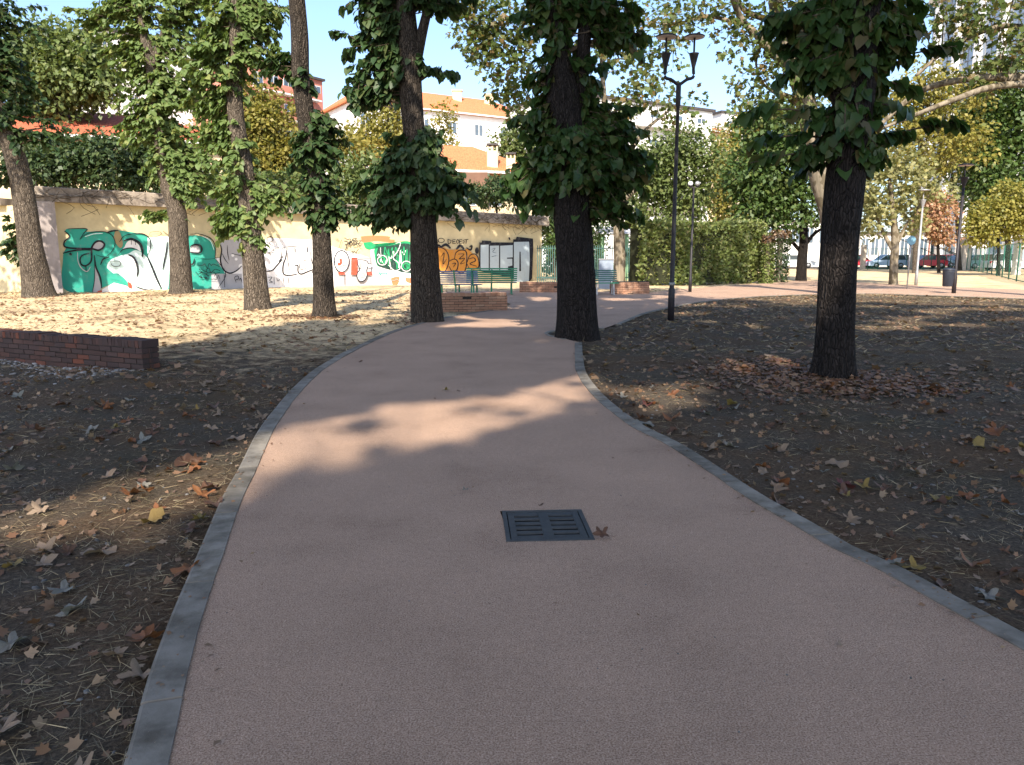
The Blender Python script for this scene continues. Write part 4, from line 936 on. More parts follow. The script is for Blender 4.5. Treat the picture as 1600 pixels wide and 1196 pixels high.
# ------ other trees: pale plane trees and everything behind
def bg_tree(name, label, base_px, Y, trunk_w, crowns, mat, bark='bark', leaf=.32, clump=1.0, per=55, limbs=(), cat="tree", tmpl=LEAF_QUAD, group=None, base_z=0):
    """crowns: [(px, py, rx, ry, n_clumps)]; limbs: [[(px,py,w)...]]"""
    b0 = P(base_px[0], base_px[1], Y) if base_px[1] is not None else np.array([P(base_px[0], 400, Y)[0], Y, 0])
    t = thing(name, label, cat, (b0[0], Y, 0), group)
    sc = Y / F_PX
    mb = MB(); top = P(crowns[0][0], crowns[0][1], Y)
    if trunk_w:
        if limbs and limbs[0]:
            path = px_trunk(limbs[0], Y); path[0] = (path[0][0], Y, -.1, path[0][3])
        else:
            path = [(b0[0], Y, -.1, trunk_w / 2), (b0[0] * .6 + top[0] * .4, Y, top[2] * .45, trunk_w * .4), (top[0], Y, top[2], trunk_w * .2)]
        m2, s = trunk_mesh("trunk", path, 14, None, None, .15, .05, int(abs(base_px[0])) % 50)
        mb.add(m2.v, m2.f, 0, True)
        allp = s[:, :4]
        for lb in limbs[1:]:
            lp = np.array(px_trunk(lb, Y)); lp[1:, 1] += np.cumsum(rng.normal(.15, .35, len(lp) - 1))
            m2, ls_ = trunk_mesh("limb", lp, 8, None, None, 0, .05, 2); allp = np.vstack([allp, ls_]); mb.add(m2.v, m2.f, 0, True)
        for (x, y, rx, ry, n) in crowns:                   # limbs into each part of the crown
            for k in range(3):
                e = in_ball(1, P(x, y, Y), (rx * sc * .8, rx * sc * .6, ry * sc * .8))[0]
                if len(limbs) > 2:
                    j = allp[np.argmin(np.linalg.norm(allp[:, :3] - e + [0, 0, .3], axis=1))]
                else: j = s[np.argmin(np.abs(s[:, 2] - (e[2] - .35 * abs(e[0] - b0[0]) - .5)))]
                mid_ = (j[:3] + e) / 2 + [0, 0, .15] + rng.normal(0, .12, 3) * min(1, np.linalg.norm(j[:3] - e) / 2)
                mb.tube(spline([j[:3], mid_, e], 7), np.linspace(min(.05, max(.025, j[3] * .3)), .012, 7), 5, 0, False)
        mb.build("trunk", M[bark], t)
    A = []
    for (x, y, rx, ry, n) in crowns:
        c = P(x, y, Y); A.append(clump_leaves(n, per, c, (rx * sc, min(3.5, .75 * max(rx, ry) * sc), ry * sc), clump, leaf))
    Pp, Yy, Zz, Ss = (np.concatenate([q[i] for q in A]) for i in range(4))
    ok = Pp[:, 2] > .1
    leaf_mesh("crown", Pp[ok], Yy[ok], Zz[ok], Ss[ok], tmpl, M[mat], t)
    return t

# plane tree behind the right-hand trunk, pale forking limbs
bg_tree("plane_tree", "pale-barked plane tree forking behind the nearest right trunk", (1285, 450), 30, .8, [(1090, 10, 70, 25, 12), (1180, 50, 50, 40, 9), (1240, 20, 60, 40, 12), (1170, 125, 18, 25, 4), (1240, 150, 50, 40, 10), (1330, -60, 200, 50, 26), (1050, 90, 30, 40, 4), (985, 50, 60, 50, 7), (1200, 90, 30, 30, 4)],
        'plane_leaf', 'bark_plane', .2, .75, 40, [[(1306, 452, 34), (1303, 400, 30), (1296, 335, 29), (1280, 275, 30), (1264, 180, 30), (1243, 110, 26), (1222, 50, 22), (1210, 0, 20)], [(1262, 160, 20), (1258, 90, 15), (1265, 0, 13)], [(1243, 115, 17), (1208, 84, 14), (1182, 60, 12), (1160, 28, 11), (1135, -4, 9)], [(1166, 38, 8), (1140, 32, 7), (1112, 20, 6), (1085, 24, 4), (1064, 32, 3)], [(1225, 62, 14), (1204, 30, 10), (1170, 12, 9), (1140, -12, 8)], [(1262, 180, 11), (1238, 150, 8), (1214, 142, 6), (1196, 118, 4)], [(1190, 66, 6), (1188, 92, 4), (1196, 112, 3)]], tmpl=LEAF_LOBE)
bg_tree("plane_tree", "plane tree with long pale limbs reaching in from the right edge", (1650, 470), 27, .7, [(1550, 25, 60, 22, 9), (1490, 60, 35, 25, 4), (1590, 75, 35, 22, 6), (1470, 10, 40, 12, 4), (1560, 108, 50, 12, 5), (1560, -70, 150, 50, 24)],
        'plane_leaf', 'bark_plane', .2, .7, 40, [[(1690, 480, 36), (1685, 380, 32), (1680, 250, 28), (1670, 100, 24), (1680, -20, 18)], [(1675, 110, 16), (1600, 120, 14), (1540, 118, 11), (1470, 130, 9), (1395, 195, 6)], [(1672, 130, 12), (1560, 135, 10), (1480, 160, 8), (1380, 200, 5)], [(1675, 60, 10), (1580, 35, 8), (1500, 70, 6), (1450, 110, 5)]], tmpl=LEAF_LOBE)
bg_tree("plane_tree", "mottled pale trunk standing behind the short reddish brick wall", (968, 444), 39, .6, [(780, 60, 50, 55, 30), (800, 140, 28, 35, 10), (940, 90, 40, 60, 8), (1000, 130, 40, 40, 7), (960, 170, 30, 25, 4), (1060, 165, 35, 20, 4), (740, 20, 30, 30, 9), (1010, 30, 50, 35, 6), (860, 20, 60, 40, 14)],
        'plane_leaf', 'bark_plane', .26, .8, 42, [[(968, 446, 19), (968, 400, 18), (966, 340, 18), (962, 290, 17), (955, 230, 12), (945, 165, 9), (940, 90, 7)], [(964, 300, 10), (1000, 215, 6), (1060, 160, 4)], [(958, 240, 8), (880, 150, 6), (800, 80, 4)], [(966, 320, 9), (1000, 290, 5), (1015, 260, 3)]], tmpl=LEAF_LOBE)
bg_tree("park_tree", "broad green tree with low forking limbs right of the hedge", (1252, 432), 46, .55, [(1195, 270, 60, 60, 75), (1240, 230, 60, 60, 60), (1180, 330, 45, 30, 26), (1240, 330, 50, 30, 30), (1290, 250, 40, 60, 24), (1190, 190, 40, 30, 16)], 'green_leaf', 'bark_dark', .3, .95, 60,
        [[(1252, 433, 16), (1254, 400, 15), (1256, 370, 13), (1255, 300, 9), (1250, 220, 5)], [(1253, 395, 7), (1240, 375, 5), (1228, 345, 4)], [(1257, 385, 6), (1275, 365, 5), (1300, 350, 3)]])
bg_tree("park_tree", "small mottled tree with whitewashed foot on the sunny lawn", (1396, 443), 40, .4, [(1385, 300, 45, 45, 20), (1425, 285, 35, 35, 13), (1360, 340, 25, 25, 8), (1420, 345, 20, 20, 6), (1460, 290, 40, 18, 6), (1400, 240, 45, 30, 9)], 'pale_leaf', 'bark_plane', .22, .65, 42,
        [[(1396, 444, 13), (1397, 410, 12), (1399, 380, 12), (1396, 340, 9), (1390, 280, 5)], [(1398, 395, 8), (1385, 365, 6), (1370, 330, 4)], [(1399, 385, 7), (1420, 350, 5), (1445, 310, 3)]], tmpl=LEAF_LOBE)
bg_tree("copper_tree", "rusty copper-leaved tree behind the parked cars", (1468, 418), 66, .3, [(1462, 335, 22, 32, 50), (1476, 366, 18, 12, 12)], 'copper_leaf', 'bark_dark', .3, .8, 50)
bg_tree("background_tree", "tall dense green tree at the right edge behind the net fence", (1575, 425), 70, .5, [(1570, 200, 50, 60, 80), (1590, 140, 50, 60, 50), (1530, 180, 30, 40, 26), (1575, 290, 60, 50, 60), (1535, 260, 30, 50, 26), (1640, 220, 50, 100, 50)], 'green_leaf', 'bark_dark', .42, 1.4, 60)
bg_tree("background_tree", "golden yellow bush-like tree overhanging the green net fence", (1560, 430), 58, .25, [(1560, 345, 40, 32, 60), (1590, 320, 35, 35, 40), (1530, 355, 18, 20, 14), (1625, 340, 35, 40, 26)], 'gold_leaf', 'bark_dark', .28, .8, 50)
bg_tree("background_tree", "olive tree behind the nearest right trunk, in front of the glass tower", (1430, 425), 66, .5, [(1440, 160, 45, 50, 40), (1400, 180, 35, 50, 26), (1500, 155, 35, 30, 18), (1450, 220, 60, 40, 34), (1500, 235, 40, 45, 20), (1565, 115, 30, 14, 6)], 'yellow_leaf', 'bark', .36, 1.2, 50)
bg_tree("background_tree", "pale yellow-green tree above the small whitewashed tree", (1500, 425), 78, .4, [(1485, 250, 38, 30, 22), (1420, 240, 35, 30, 14), (1510, 290, 18, 40, 12), (1500, 200, 40, 40, 20), (1370, 280, 35, 45, 20), (1350, 340, 15, 40, 10)], 'pale_leaf', 'bark', .4, 1.2, 50)
bg_tree("poplar_tree", "narrow pale yellow poplar rising behind the hedge", (1122, 430), 60, .3, [(1122, 300, 22, 40, 34), (1125, 245, 16, 40, 22), (1135, 330, 30, 20, 16)], 'yellow_leaf', 'bark', .3, .7, 50)
bg_tree("background_tree", "dark green tree behind the hedge and the double lamp", (1050, 430), 52, .4, [(1045, 280, 50, 50, 56), (1080, 250, 40, 40, 34), (1010, 270, 30, 50, 26), (1040, 225, 40, 20, 14), (1080, 310, 35, 30, 22)], 'back_leaf', 'bark_dark', .3, 1.0, 55)
bg_tree("background_tree", "yellowish tree between the orange-roofed corner house and park trees", (1185, 425), 80, .5, [(1170, 250, 40, 45, 40), (1160, 210, 25, 25, 14), (1210, 200, 45, 35, 24)], 'yellow_leaf', 'bark', .42, 1.2, 50)
bg_tree("background_tree", "leafy tree rising at the upper left behind the wall", (90, 430), 50, .5, [(90, 120, 60, 60, 90), (130, 90, 40, 45, 36), (60, 90, 40, 50, 40), (150, 125, 36, 30, 26), (30, 140, 40, 25, 20), (-30, 120, 60, 80, 40)], 'back_leaf', 'bark', .34, 1.1, 60)
bg_tree("background_tree", "dark shrubby tree right behind the wall's left coping", (150, 430), 40, .3, [(100, 265, 70, 30, 66), (180, 255, 60, 35, 60), (60, 240, 40, 25, 24), (240, 260, 40, 35, 30), (140, 230, 40, 14, 12)], 'dark_leaf', 'bark_dark', .26, .8, 60)
bg_tree("background_tree", "sunny yellow-green tree behind the wall between the two left trunks", (430, 430), 55, .4, [(430, 200, 40, 45, 60), (400, 240, 40, 40, 44), (445, 260, 40, 35, 40), (405, 165, 30, 30, 24), (330, 250, 50, 60, 50), (540, 250, 40, 40, 30)], 'yellow_leaf', 'bark', .32, 1.0, 55)
bg_tree("background_tree", "mid green trees filling above the wall left of the forked tree", (540, 430), 45, .3, [(540, 290, 45, 30, 44), (460, 300, 40, 25, 30), (590, 280, 40, 35, 34), (310, 290, 60, 22, 34), (390, 295, 40, 18, 20)], 'back_leaf', 'bark', .26, .85, 55)
bg_tree("background_tree", "thin yellowing birch-like tree behind the forked tree", (608, 430), 62, .3, [(603, 195, 38, 38, 52), (600, 228, 40, 26, 40), (618, 155, 26, 26, 14), (560, 225, 26, 20, 16), (690, 200, 16, 34, 12), (705, 245, 16, 22, 10)], 'gold_leaf', 'bark', .28, .9, 50)
bg_tree("background_tree", "dark laurel shrub above the coping below the chimneyed house", (780, 430), 51, .25, [(775, 300, 34, 16, 40), (800, 290, 30, 18, 26), (745, 310, 20, 14, 14)], 'dark_leaf', 'bark_dark', .2, .6, 50)
bg_tree("background_tree", "green tree between the chimneyed house and the big dark trunk", (830, 430), 66, .4, [(815, 215, 26, 40, 34), (790, 225, 20, 20, 14), (840, 260, 30, 50, 34), (985, 320, 30, 30, 24), (860, 330, 30, 40, 26)], 'back_leaf', 'bark', .34, 1.0, 55)
bg_tree("background_tree", "leafy bush beside the end of the graffiti wall", (868, 436), 47, .2, [(862, 370, 14, 30, 26), (858, 340, 14, 20, 12), (930, 355, 25, 35, 26)], 'green_leaf', 'bark', .18, .5, 50)
for bx_, lbl in ((872, "dark bush behind the railings, next to the graffiti wall's end"), (918, "dark bush behind the railings, hidden partly by the big dark trunk"), (992, "dark bush behind the railings, against the hedge's left end")):
    bg_tree("background_bush", lbl, (bx_, 436), 54, 0, [(bx_, 412, 24, 22, 34), (bx_ + 6, 385, 16, 22, 16)], 'dark_leaf', 'bark', .2, .55, 50, cat="bush")
# unseen trees added behind the viewpoint, leaves set where they cast the near shade
SH = [[(-900, 1300), (-900, 610), (0, 560), (240, 548), (420, 512), (500, 494), (690, 455), (690, 452), (1000, 452), (1100, 468), (1900, 486), (2600, 700), (2600, 1300)]]
tgt = []
while len(tgt) < 32000:
    q = np.stack([rng.uniform(-13, 17, 20000), rng.uniform(-1, 29, 20000), np.zeros(20000)], 1)
    x, y, d = project(q)
    ok = (d > .3) & in_poly(x, y, SH[0])
    # thin cover further out on the right lawn, broken by clumps
    thin = (q[:, 1] > 16) & (vnoise(q[:, :2] * .9, 77) < .42)
    tgt += list(q[ok & ~thin])
tgt = np.array(tgt[:32000]); hgt = rng.uniform(16, 27, len(tgt)) - .10 * np.clip(tgt[:, 1], 0, 20)
pos = tgt + SUNV * (hgt / SUNV[2])[:, None]
ok = keeps_patch(pos, .02) & out_of_frame(pos, 30) & (pos[:, 1] < 12); pos = pos[ok]
bt = np.array([[-10, -22], [-3, -25], [5, -23], [12, -20], [1.5, -12], [11, -9]])
own = np.argmin(((pos[:, None, :2] - bt[None]) ** 2).sum(2) + 0, 1)
side_lbl = ["left shoulder", "back", "right shoulder", "far right", "camera, close by", "right of the camera"]
for k, b_ in enumerate(bt):
    pk = pos[own == k]
    if not len(pk): continue
    t = thing("shade_tree", "tall tree standing out of view behind the viewpoint, shading the near path", "tree", (b_[0], b_[1], 0), "shade trees behind the viewpoint")
    m2, s = trunk_mesh("trunk", [(b_[0], b_[1], -.1, .42), (b_[0] + .1, b_[1], 6, .34), (b_[0], b_[1] + .1, 15, .24), (b_[0], b_[1], 24, .08)], 16, None, None, .2, .05, k)
    for e in pk[:: max(1, len(pk) // 40)]:
        j = s[np.argmin(np.abs(s[:, 2] - (e[2] - 2)))]; m2.tube(spline([j[:3], (j[:3] + e) / 2 + [0, 0, .4], e], 7), np.linspace(.04, .01, 7), 5, 0, False)
    m2.build("trunk", M['bark'], t)
    n = len(pk); y = norm(rng.normal(0, 1, (n, 3))) + [0, 0, -.3]; z = SUNV + rng.normal(0, .3, (n, 3))
    leaf_mesh("crown", pk, y, z, rng.uniform(.28, .5, n), LEAF_LOBE, M['lime'], t)

# ------------------------------------------------------------------ hedge
ha, hb = G(1003, 447), G(1192, 442); hd_ = norm(hb - ha); hn = np.array([-hd_[1], hd_[0], 0]); hl = np.linalg.norm(hb - ha)
hh = P(1100, 350, (ha[1] + hb[1]) / 2)[2]
t = thing("hedge", "tall clipped evergreen hedge beside the path bend", "hedge", (ha + hb) / 2)
cc = (ha + hb) / 2 + hn * .75
mb = MB(); mb.box((cc[0], cc[1], hh / 2 - .1), (hl - .5, 1.1, hh - .35), math.atan2(hd_[1], hd_[0])); mb.build("inner_branches", M['hedge_core'], t)
n = 15000; u = rng.uniform(0, hl, n); w = rng.uniform(0, hh, n); f = rng.random(n)
dep = np.abs(rng.normal(0, .14, n)) + .5 * (vnoise(np.stack([u * 1.3, w * .8], 1), 8) - .3); topm = f > .75
pos = ha + hd_ * u[:, None] + hn * np.where(topm, rng.uniform(0, 1.5, n), dep)[:, None]
pos[:, 2] = np.where(topm, hh - .12 + .55 * (vnoise(np.stack([u * 1.8, u * 0], 1), 9) - .5) + rng.normal(0, .13, n), w)
leaf_mesh("foliage", pos, -hn * .4 + rng.normal(0, .6, (n, 3)) + [0, 0, .5], -hn + rng.normal(0, .5, (n, 3)) + [0, 0, .5], rng.uniform(.12, .26, n), LEAF_QUAD, M['hedge_leaf'], t)
for (x, y0, y1, w_, lbl) in ((1197, 443, 368, 8, "ivy-clad post with browned top at the right end of the hedge"), (1216, 441, 360, 13, "bushy ivy column with brown crest just right of the hedge")):
    bs = G(x, y0); tp = P(x, y1, bs[1]); sc = bs[1] / F_PX
    t = thing("ivy_column", lbl, "shrub", bs, None)
    mb = MB(); mb.box((bs[0], bs[1], tp[2] / 2 - .1), (.25, .25, tp[2] - .1)); mb.build("post", M['pillar'], t)
    n = 1500; h_ = rng.uniform(0, tp[2], n); a = rng.uniform(0, 2 * np.pi, n); r = w_ * sc * rng.uniform(.5, 1.05, n)
    pos = np.stack([bs[0] + r * np.cos(a), bs[1] + r * np.sin(a), h_], 1); dr = np.stack([np.cos(a), np.sin(a), np.full(n, -.3)], 1)
    lo = h_ < tp[2] * .86
    leaf_mesh("foliage", pos[lo], dr[lo] + rng.normal(0, .4, (lo.sum(), 3)), dr[lo] + [0, 0, .9], rng.uniform(.1, .2, lo.sum()), LEAF_QUAD, M['dark_leaf' if x > 1200 else 'hedge_leaf'], t)
    leaf_mesh("dry_top", pos[~lo], dr[~lo] + rng.normal(0, .4, ((~lo).sum(), 3)), dr[~lo] + [0, 0, .9], rng.uniform(.1, .2, (~lo).sum()), LEAF_QUAD, M['litter'], t)

# ------------------------------------------------------------------ benches
def bench(loc, rz, length, label, mats, seat_n=4, back_n=6, lean=R(16), group="green slatted park benches"):
    t = thing("park_bench", label, "bench", loc, group)
    ca, sa = math.cos(rz), math.sin(rz)
    T = lambda x, y, z: (loc[0] + x * ca - y * sa, loc[1] + x * sa + y * ca, loc[2] + z)     # local: front is -y
    mb = MB()
    for i in range(seat_n):
        y = -.22 + .12 * i; mb.bar(T(-length / 2, y, .45), T(length / 2, y, .45), .085, .03)
    mb.build("seat", M[mats[0]], t)
    mb = MB()
    for i in range(back_n):
        z = .54 + i * .075; y = .24 + (z - .45) * math.tan(lean); mb.bar(T(-length / 2, y, z), T(length / 2, y, z), .022, .05)
    mb.build("backrest", M[mats[1]], t)
    for x in (-length / 2 + .2, 0, length / 2 - .2):
        mb = MB(); mb.bar(T(x, -.24, 0), T(x, -.2, .43), .05, .05); mb.bar(T(x, .2, 0), T(x, .2, .43), .05, .05); mb.bar(T(x, -.24, .42), T(x, .25, .42), .045, .03); mb.bar(T(x, .26, .4), T(x, .26 + .55 * math.tan(lean), .97), .04, .04)
        mb.bar(T(x, -.34, .02), T(x, .42, .02), .05, .035)
        mb.build("leg", M[mats[2]], t)
    return t
p = G(768, 460); bench(p, math.pi + R(4), 1.95, "green bench seen from behind, in front of the grey-blue block letters", ('bench_teal', 'bench_green', 'bench_green'), back_n=7)
p = G(715, 464); bench(p, math.pi - R(14), 1.75, "blue-tinted slatted bench partly behind the forked trunk", ('bench_blue', 'bench_blue', 'bench_green'), back_n=6)
p = G(931, 461); bench(p, R(3), 1.7, "green bench facing the path, partly hidden by the big dark trunk", ('bench_green', 'bench_teal', 'galv'))

# ------------------------------------------------------------------ lamps, bin, signs
def lamp_head(mb_cup, mb_stem, mb_disc, mb_under, c, s=1.0):
    mb_cup.lathe(c, [(.03 * s, -.02 * s), (.045 * s, .1 * s), (.125 * s, .42 * s), (.135 * s, .44 * s), (.10 * s, .44 * s), (.05 * s, .40 * s)], 16)
    mb_stem.tube([np.array(c) + [0, 0, .3 * s], np.array(c) + [0, 0, .84 * s]], .028 * s, 8)
    z = .84 * s
    mb_disc.lathe((c[0], c[1], c[2] + z), [(.26 * s, .0), (.27 * s, .015), (.20 * s, .05 * s), (.02, .07 * s)], 24)
    mb_under.lathe((c[0], c[1], c[2] + z - .014), [(.02, .0), (.25 * s, .002), (.25 * s, .010)], 24)
b0 = G(1048, 499.5); D = b0[1]
t = thing("street_lamp", "dark double-headed park lamp with disc shades near the path", "street lamp", b0, "park lamps with disc shades")
fork = P(1066, 131, D); fz = fork[2]
mb = MB(); mb.lathe((b0[0], D, -.05), [(.078, 0), (.078, .75), (.064, .78), (.056, .80), (.046, fz * .6), (.04, fz - .45), (.058, fz - .42), (.058, fz), (.03, fz + .05)], 16); mb.build("pole", M['lamp'], t)
mb = MB(); mb.lathe((b0[0], D, .80), [(.072, 0), (.072, .07)], 16); mb.build("band", M['lamp_tape'], t)
x0 = b0[0]
for ex, ey in ((1044, 119), (1090, 116)):
    e = P(ex, ey, D); e = np.array([x0 + (e[0] - fork[0]), D + (.08 if ex > 1066 else -.08), e[2]])
    mb = MB(); mb.tube(spline([(x0, D, fz - .04), (x0 + (e[0] - x0) * .55, (D + e[1]) / 2, fz + (e[2] - fz) * .45), (e[0], e[1], e[2] - .05), (e[0], e[1], e[2] + .12)], 12), .036, 10); mb.build("arm", M['lamp'], t)
    h, st, di, un = MB(), MB(), MB(), MB(); lamp_head(h, st, di, un, (e[0], e[1], e[2] + .08), .86)
    o = h.build("lamp_cup", M['lamp'], t); st.build("stem", M['lamp'], o); sh = di.build("lamp_shade", M['lamp'], t); un.build("reflector", M['lamp_under'], sh)
def single_lamp(base, top_px, label, mat, s):
    b0 = G(*base); tz = P(*top_px, b0[1])[2]
    t = thing("street_lamp", label, "street lamp", b0, "park lamps with disc shades")
    mb = MB(); mb.lathe((b0[0], b0[1], -.05), [(.08, 0), (.08, .7), (.058, .78), (.045, tz - .8)], 14); mb.build("pole", M[mat], t)
    h, st, di, un = MB(), MB(), MB(), MB(); lamp_head(h, st, di, un, (b0[0], b0[1], tz - .9 * s), s)
    o = h.build("lamp_cup", M[mat], t); st.build("stem", M[mat], o); sh = di.build("lamp_shade", M[mat], t); un.build("reflector", M['lamp_under'], sh)
    return b0
lb = single_lamp((1490, 458.5), (1509, 256), "dark single-headed park lamp with litter bin strapped on, far right", 'lamp', 1.1)
single_lamp((1431, 446), (1444, 296), "grey single-headed park lamp behind the blue round sign", 'galv', 1.1)
b0 = G(1078, 456.5); tz = P(1085, 292, b0[1])[2]
t = thing("street_lamp", "slim lamp with two globes against the hedge", "street lamp", b0)
mb = MB(); mb.lathe((b0[0], b0[1], -.05), [(.07, 0), (.07, .6), (.05, .66), (.04, tz)], 12); mb.build("pole", M['lamp'], t)
mb = MB(); mb.bar((b0[0] - .16, b0[1], tz - .02), (b0[0] + .16, b0[1], tz - .02), .04, .04); mb.build("arm", M['lamp'], t)
for sx, mt in ((-.14, 'globe'), (.14, 'galv')):
    mb = MB(); mb.lathe((b0[0] + sx, b0[1], tz + .12), [(.10 * math.sin(a) + .001, -.10 * math.cos(a)) for a in np.linspace(0.25, math.pi, 10)], 16); o = mb.build("globe", M[mt], t)
    mb = MB(); mb.lathe((b0[0] + sx, b0[1], tz), [(.05, -.02), (.09, .05)], 12); mb.build("socket", M['lamp'], o)
bx = np.array([lb[0] - .27, lb[1], .27])
t = thing("litter_bin", "dark rounded litter bin fixed to the single-headed lamp", "bin", (bx[0], bx[1], 0.27))
mb = MB(); mb.lathe(bx, [(.17, 0), (.19, .03), (.215, .55), (.225, .60), (.225, .63)], 18); mb.build("body", M['bin'], t)
mb = MB(); mb.lathe(bx + [0, 0, .628], [(.23, 0), (.23, .04), (.17, .09), (.05, .11)], 18); mb.build("lid", M['bin'], t)
mb = MB(); mb.box((bx[0] + .22, bx[1], bx[2] + .4), (.16, .05, .1)); mb.build("bracket", M['galv'], t)
b0 = G(1417, 452); sz = P(1421, 376, b0[1])[2]
t = thing("road_sign", "small round blue sign on a thin pale post on the lawn", "sign", b0)
mb = MB(); mb.lathe((b0[0], b0[1], -.05), [(.03, 0), (.03, sz + .25)], 10); mb.build("post", M['galv'], t)
mb = MB(); mb.tube([(b0[0], b0[1] - .035, sz), (b0[0], b0[1] - .055, sz)], .2, 24, 0, True, False); mb.build("sign_plate", M['sign_blue'], t)

# ------------------------------------------------------------------ railings, play hut, cabinet behind the benches
fa, fb = G(838, 441), G(1012, 441); Lr = np.linalg.norm(fb - fa); fz = P(900, 384, fa[1])[2]
t = thing("railing_fence", "dark green upright railings behind the benches, between wall and hedge", "fence", (fa + fb) / 2)
mb = MB()
for k in range(int(Lr / .12)): q = fa + (fb - fa) * (k + .5) * .12 / Lr; mb.box((q[0], q[1], fz / 2), (.042, .042, fz))
mb.build("pickets", M['rail_teal'], t)
for z in (.25, fz - .15): mb = MB(); mb.bar(fa + [0, .02, z], fb + [0, .02, z], .03, .05); mb.build("rail", M['rail_teal'], t)
Yh = 47; c = P(960, 400, Yh)
t = thing("play_hut", "pale green playground hut with grey roof behind the railings", "playhouse", (c[0], Yh, 0))
zr = P(960, 366, Yh)[2]; ztop = P(960, 357, Yh)[2]; hw_ = 45 / 2 * Yh / F_PX
for sx in (-1, 1):
    for sy in (0, 1.6): mb = MB(); mb.box((c[0] + sx * (hw_ - .16), Yh + sy, zr / 2), (.2, .2, zr)); mb.build("post", M['hut_green'], t)
mb = MB(); mb.add([(c[0] + x * (hw_ + .12), Yh + y, z) for x in (-1, 1) for y, z in ((-.35, zr), (-.35, zr + .08), (.8, ztop + .1), (1.95, zr + .08), (1.95, zr))], [(0, 1, 6, 5), (1, 2, 7, 6), (2, 3, 8, 7), (3, 4, 9, 8), (4, 0, 5, 9), (0, 4, 3, 2, 1), (5, 6, 7, 8, 9)]); mb.build("roof", M['hut_roof'], t)
mb = MB(); mb.box((c[0], Yh - .05, .55), (2 * hw_ - .1, .06, .8)); mb.box((c[0], Yh + .8, 1.0), (2 * hw_ - .2, 1.5, .06)); mb.build("platform", M['hut_green'], t)
mb = MB(); mb.add([(c[0] + hw_ - .3, Yh - .1, 1.5), (c[0] + hw_ + 1.6, Yh - .1, .1), (c[0] + hw_ + 1.6, Yh - .1, .35), (c[0] + hw_ - .3, Yh - .1, 1.75), (c[0] + hw_ - .3, Yh + .6, 1.5), (c[0] + hw_ + 1.6, Yh + .6, .1), (c[0] + hw_ + 1.6, Yh + .6, .35), (c[0] + hw_ - .3, Yh + .6, 1.75)], [(0, 1, 2, 3), (7, 6, 5, 4), (0, 4, 5, 1), (3, 2, 6, 7), (0, 3, 7, 4), (1, 5, 6, 2)]); mb.build("slide", M['hut_green'], t)
cb = G(946, 452); ct = P(946, 406, cb[1])[2]
t = thing("utility_cabinet", "blue-grey utility cabinet standing behind the right-hand bench", "cabinet", cb)
mb = MB(); mb.box((cb[0], cb[1], ct / 2), (.62, .35, ct)); mb.build("body", M['cabinet'], t)
mb = MB(); mb.box((cb[0], cb[1] - .178, ct / 2 + .06), (.52, .012, ct - .3)); o = mb.build("door", M['cabinet'], t)
mb = MB(); mb.box((cb[0] + .2, cb[1] - .19, ct / 2), (.03, .02, .12)); mb.build("handle", M['galv'], o)
mb = MB(); mb.box((cb[0], cb[1], ct + .02), (.68, .42, .04)); mb.build("lid", M['galv'], t)

# ------------------------------------------------------------------ net fence, pillars
fp = [P(1325, 400, 84), P(1398, 400, 84), P(1460, 400, 84), P(1504, 400, 83)]
fp2 = [P(1512, 400, 80), P(1535, 400, 70), P(1560, 400, 58), P(1600, 400, 44), P(1680, 400, 34)]
for pts, lbl in ((fp, "thin green net fence in front of the parked cars"), (fp2, "green net fence curving toward the viewer at the right edge")):
    t = thing("net_fence", lbl, "fence", (pts[1][0], pts[1][1], 0), "green net fences")
    s = spline([[q[0], q[1], 0] for q in pts], 15); hgt_ = 2.15
    mb = MB()
    V = [tuple(q) for q in s] + [(q[0], q[1], hgt_) for q in s]
    mb.add(V, [(i, i + 1, 16 + i, 15 + i) for i in range(14)]); mb.build("net", M['net' if pts is fp2 else 'net_thin'], t)
    for q in s: mb = MB(); mb.tube([(q[0], q[1], -.1), (q[0], q[1], hgt_ + .05)], .04, 6); mb.build("post", M['fence_green'], t)
    mb = MB(); mb.tube([(q[0], q[1], hgt_ + .03) for q in s], .025, 6); mb.tube([(q[0], q[1], .04) for q in s], .03, 6); mb.build("rail", M['fence_green'], t)
for x, y1, w_, Y, mt, lbl in ((1349, 385, 6, 83.2, 'pillar', "leaning beige concrete post before the red car at the fence"), (1507, 372, 13, 81.5, 'pillar', "broad beige gate pillar where the two net fences meet"), (1516, 368, 8, 86, 'facade_white', "white gate post just right of the beige pillar"), (1590, 358, 9, 60, 'facade_white', "white post behind the net fence at the right edge"), (1428, 384, 11, 85.5, 'pillar', "pale round post between the two red cars")):
    p0 = P(x, 400, Y); z1 = P(x, y1, Y)[2]; w = w_ * Y / F_PX
    t = thing("gate_post", lbl, "post", (p0[0], Y, 0), "posts along the park boundary")
    mb = MB(); mb.box((p0[0], Y, z1 / 2 - .05), (w, w, z1 + .05), .05); mb.build("shaft", M[mt], t)
    mb = MB(); mb.box((p0[0], Y, z1 + .06), (w * 1.15, w * 1.15, .12), .05); mb.build("cap", M[mt], t)

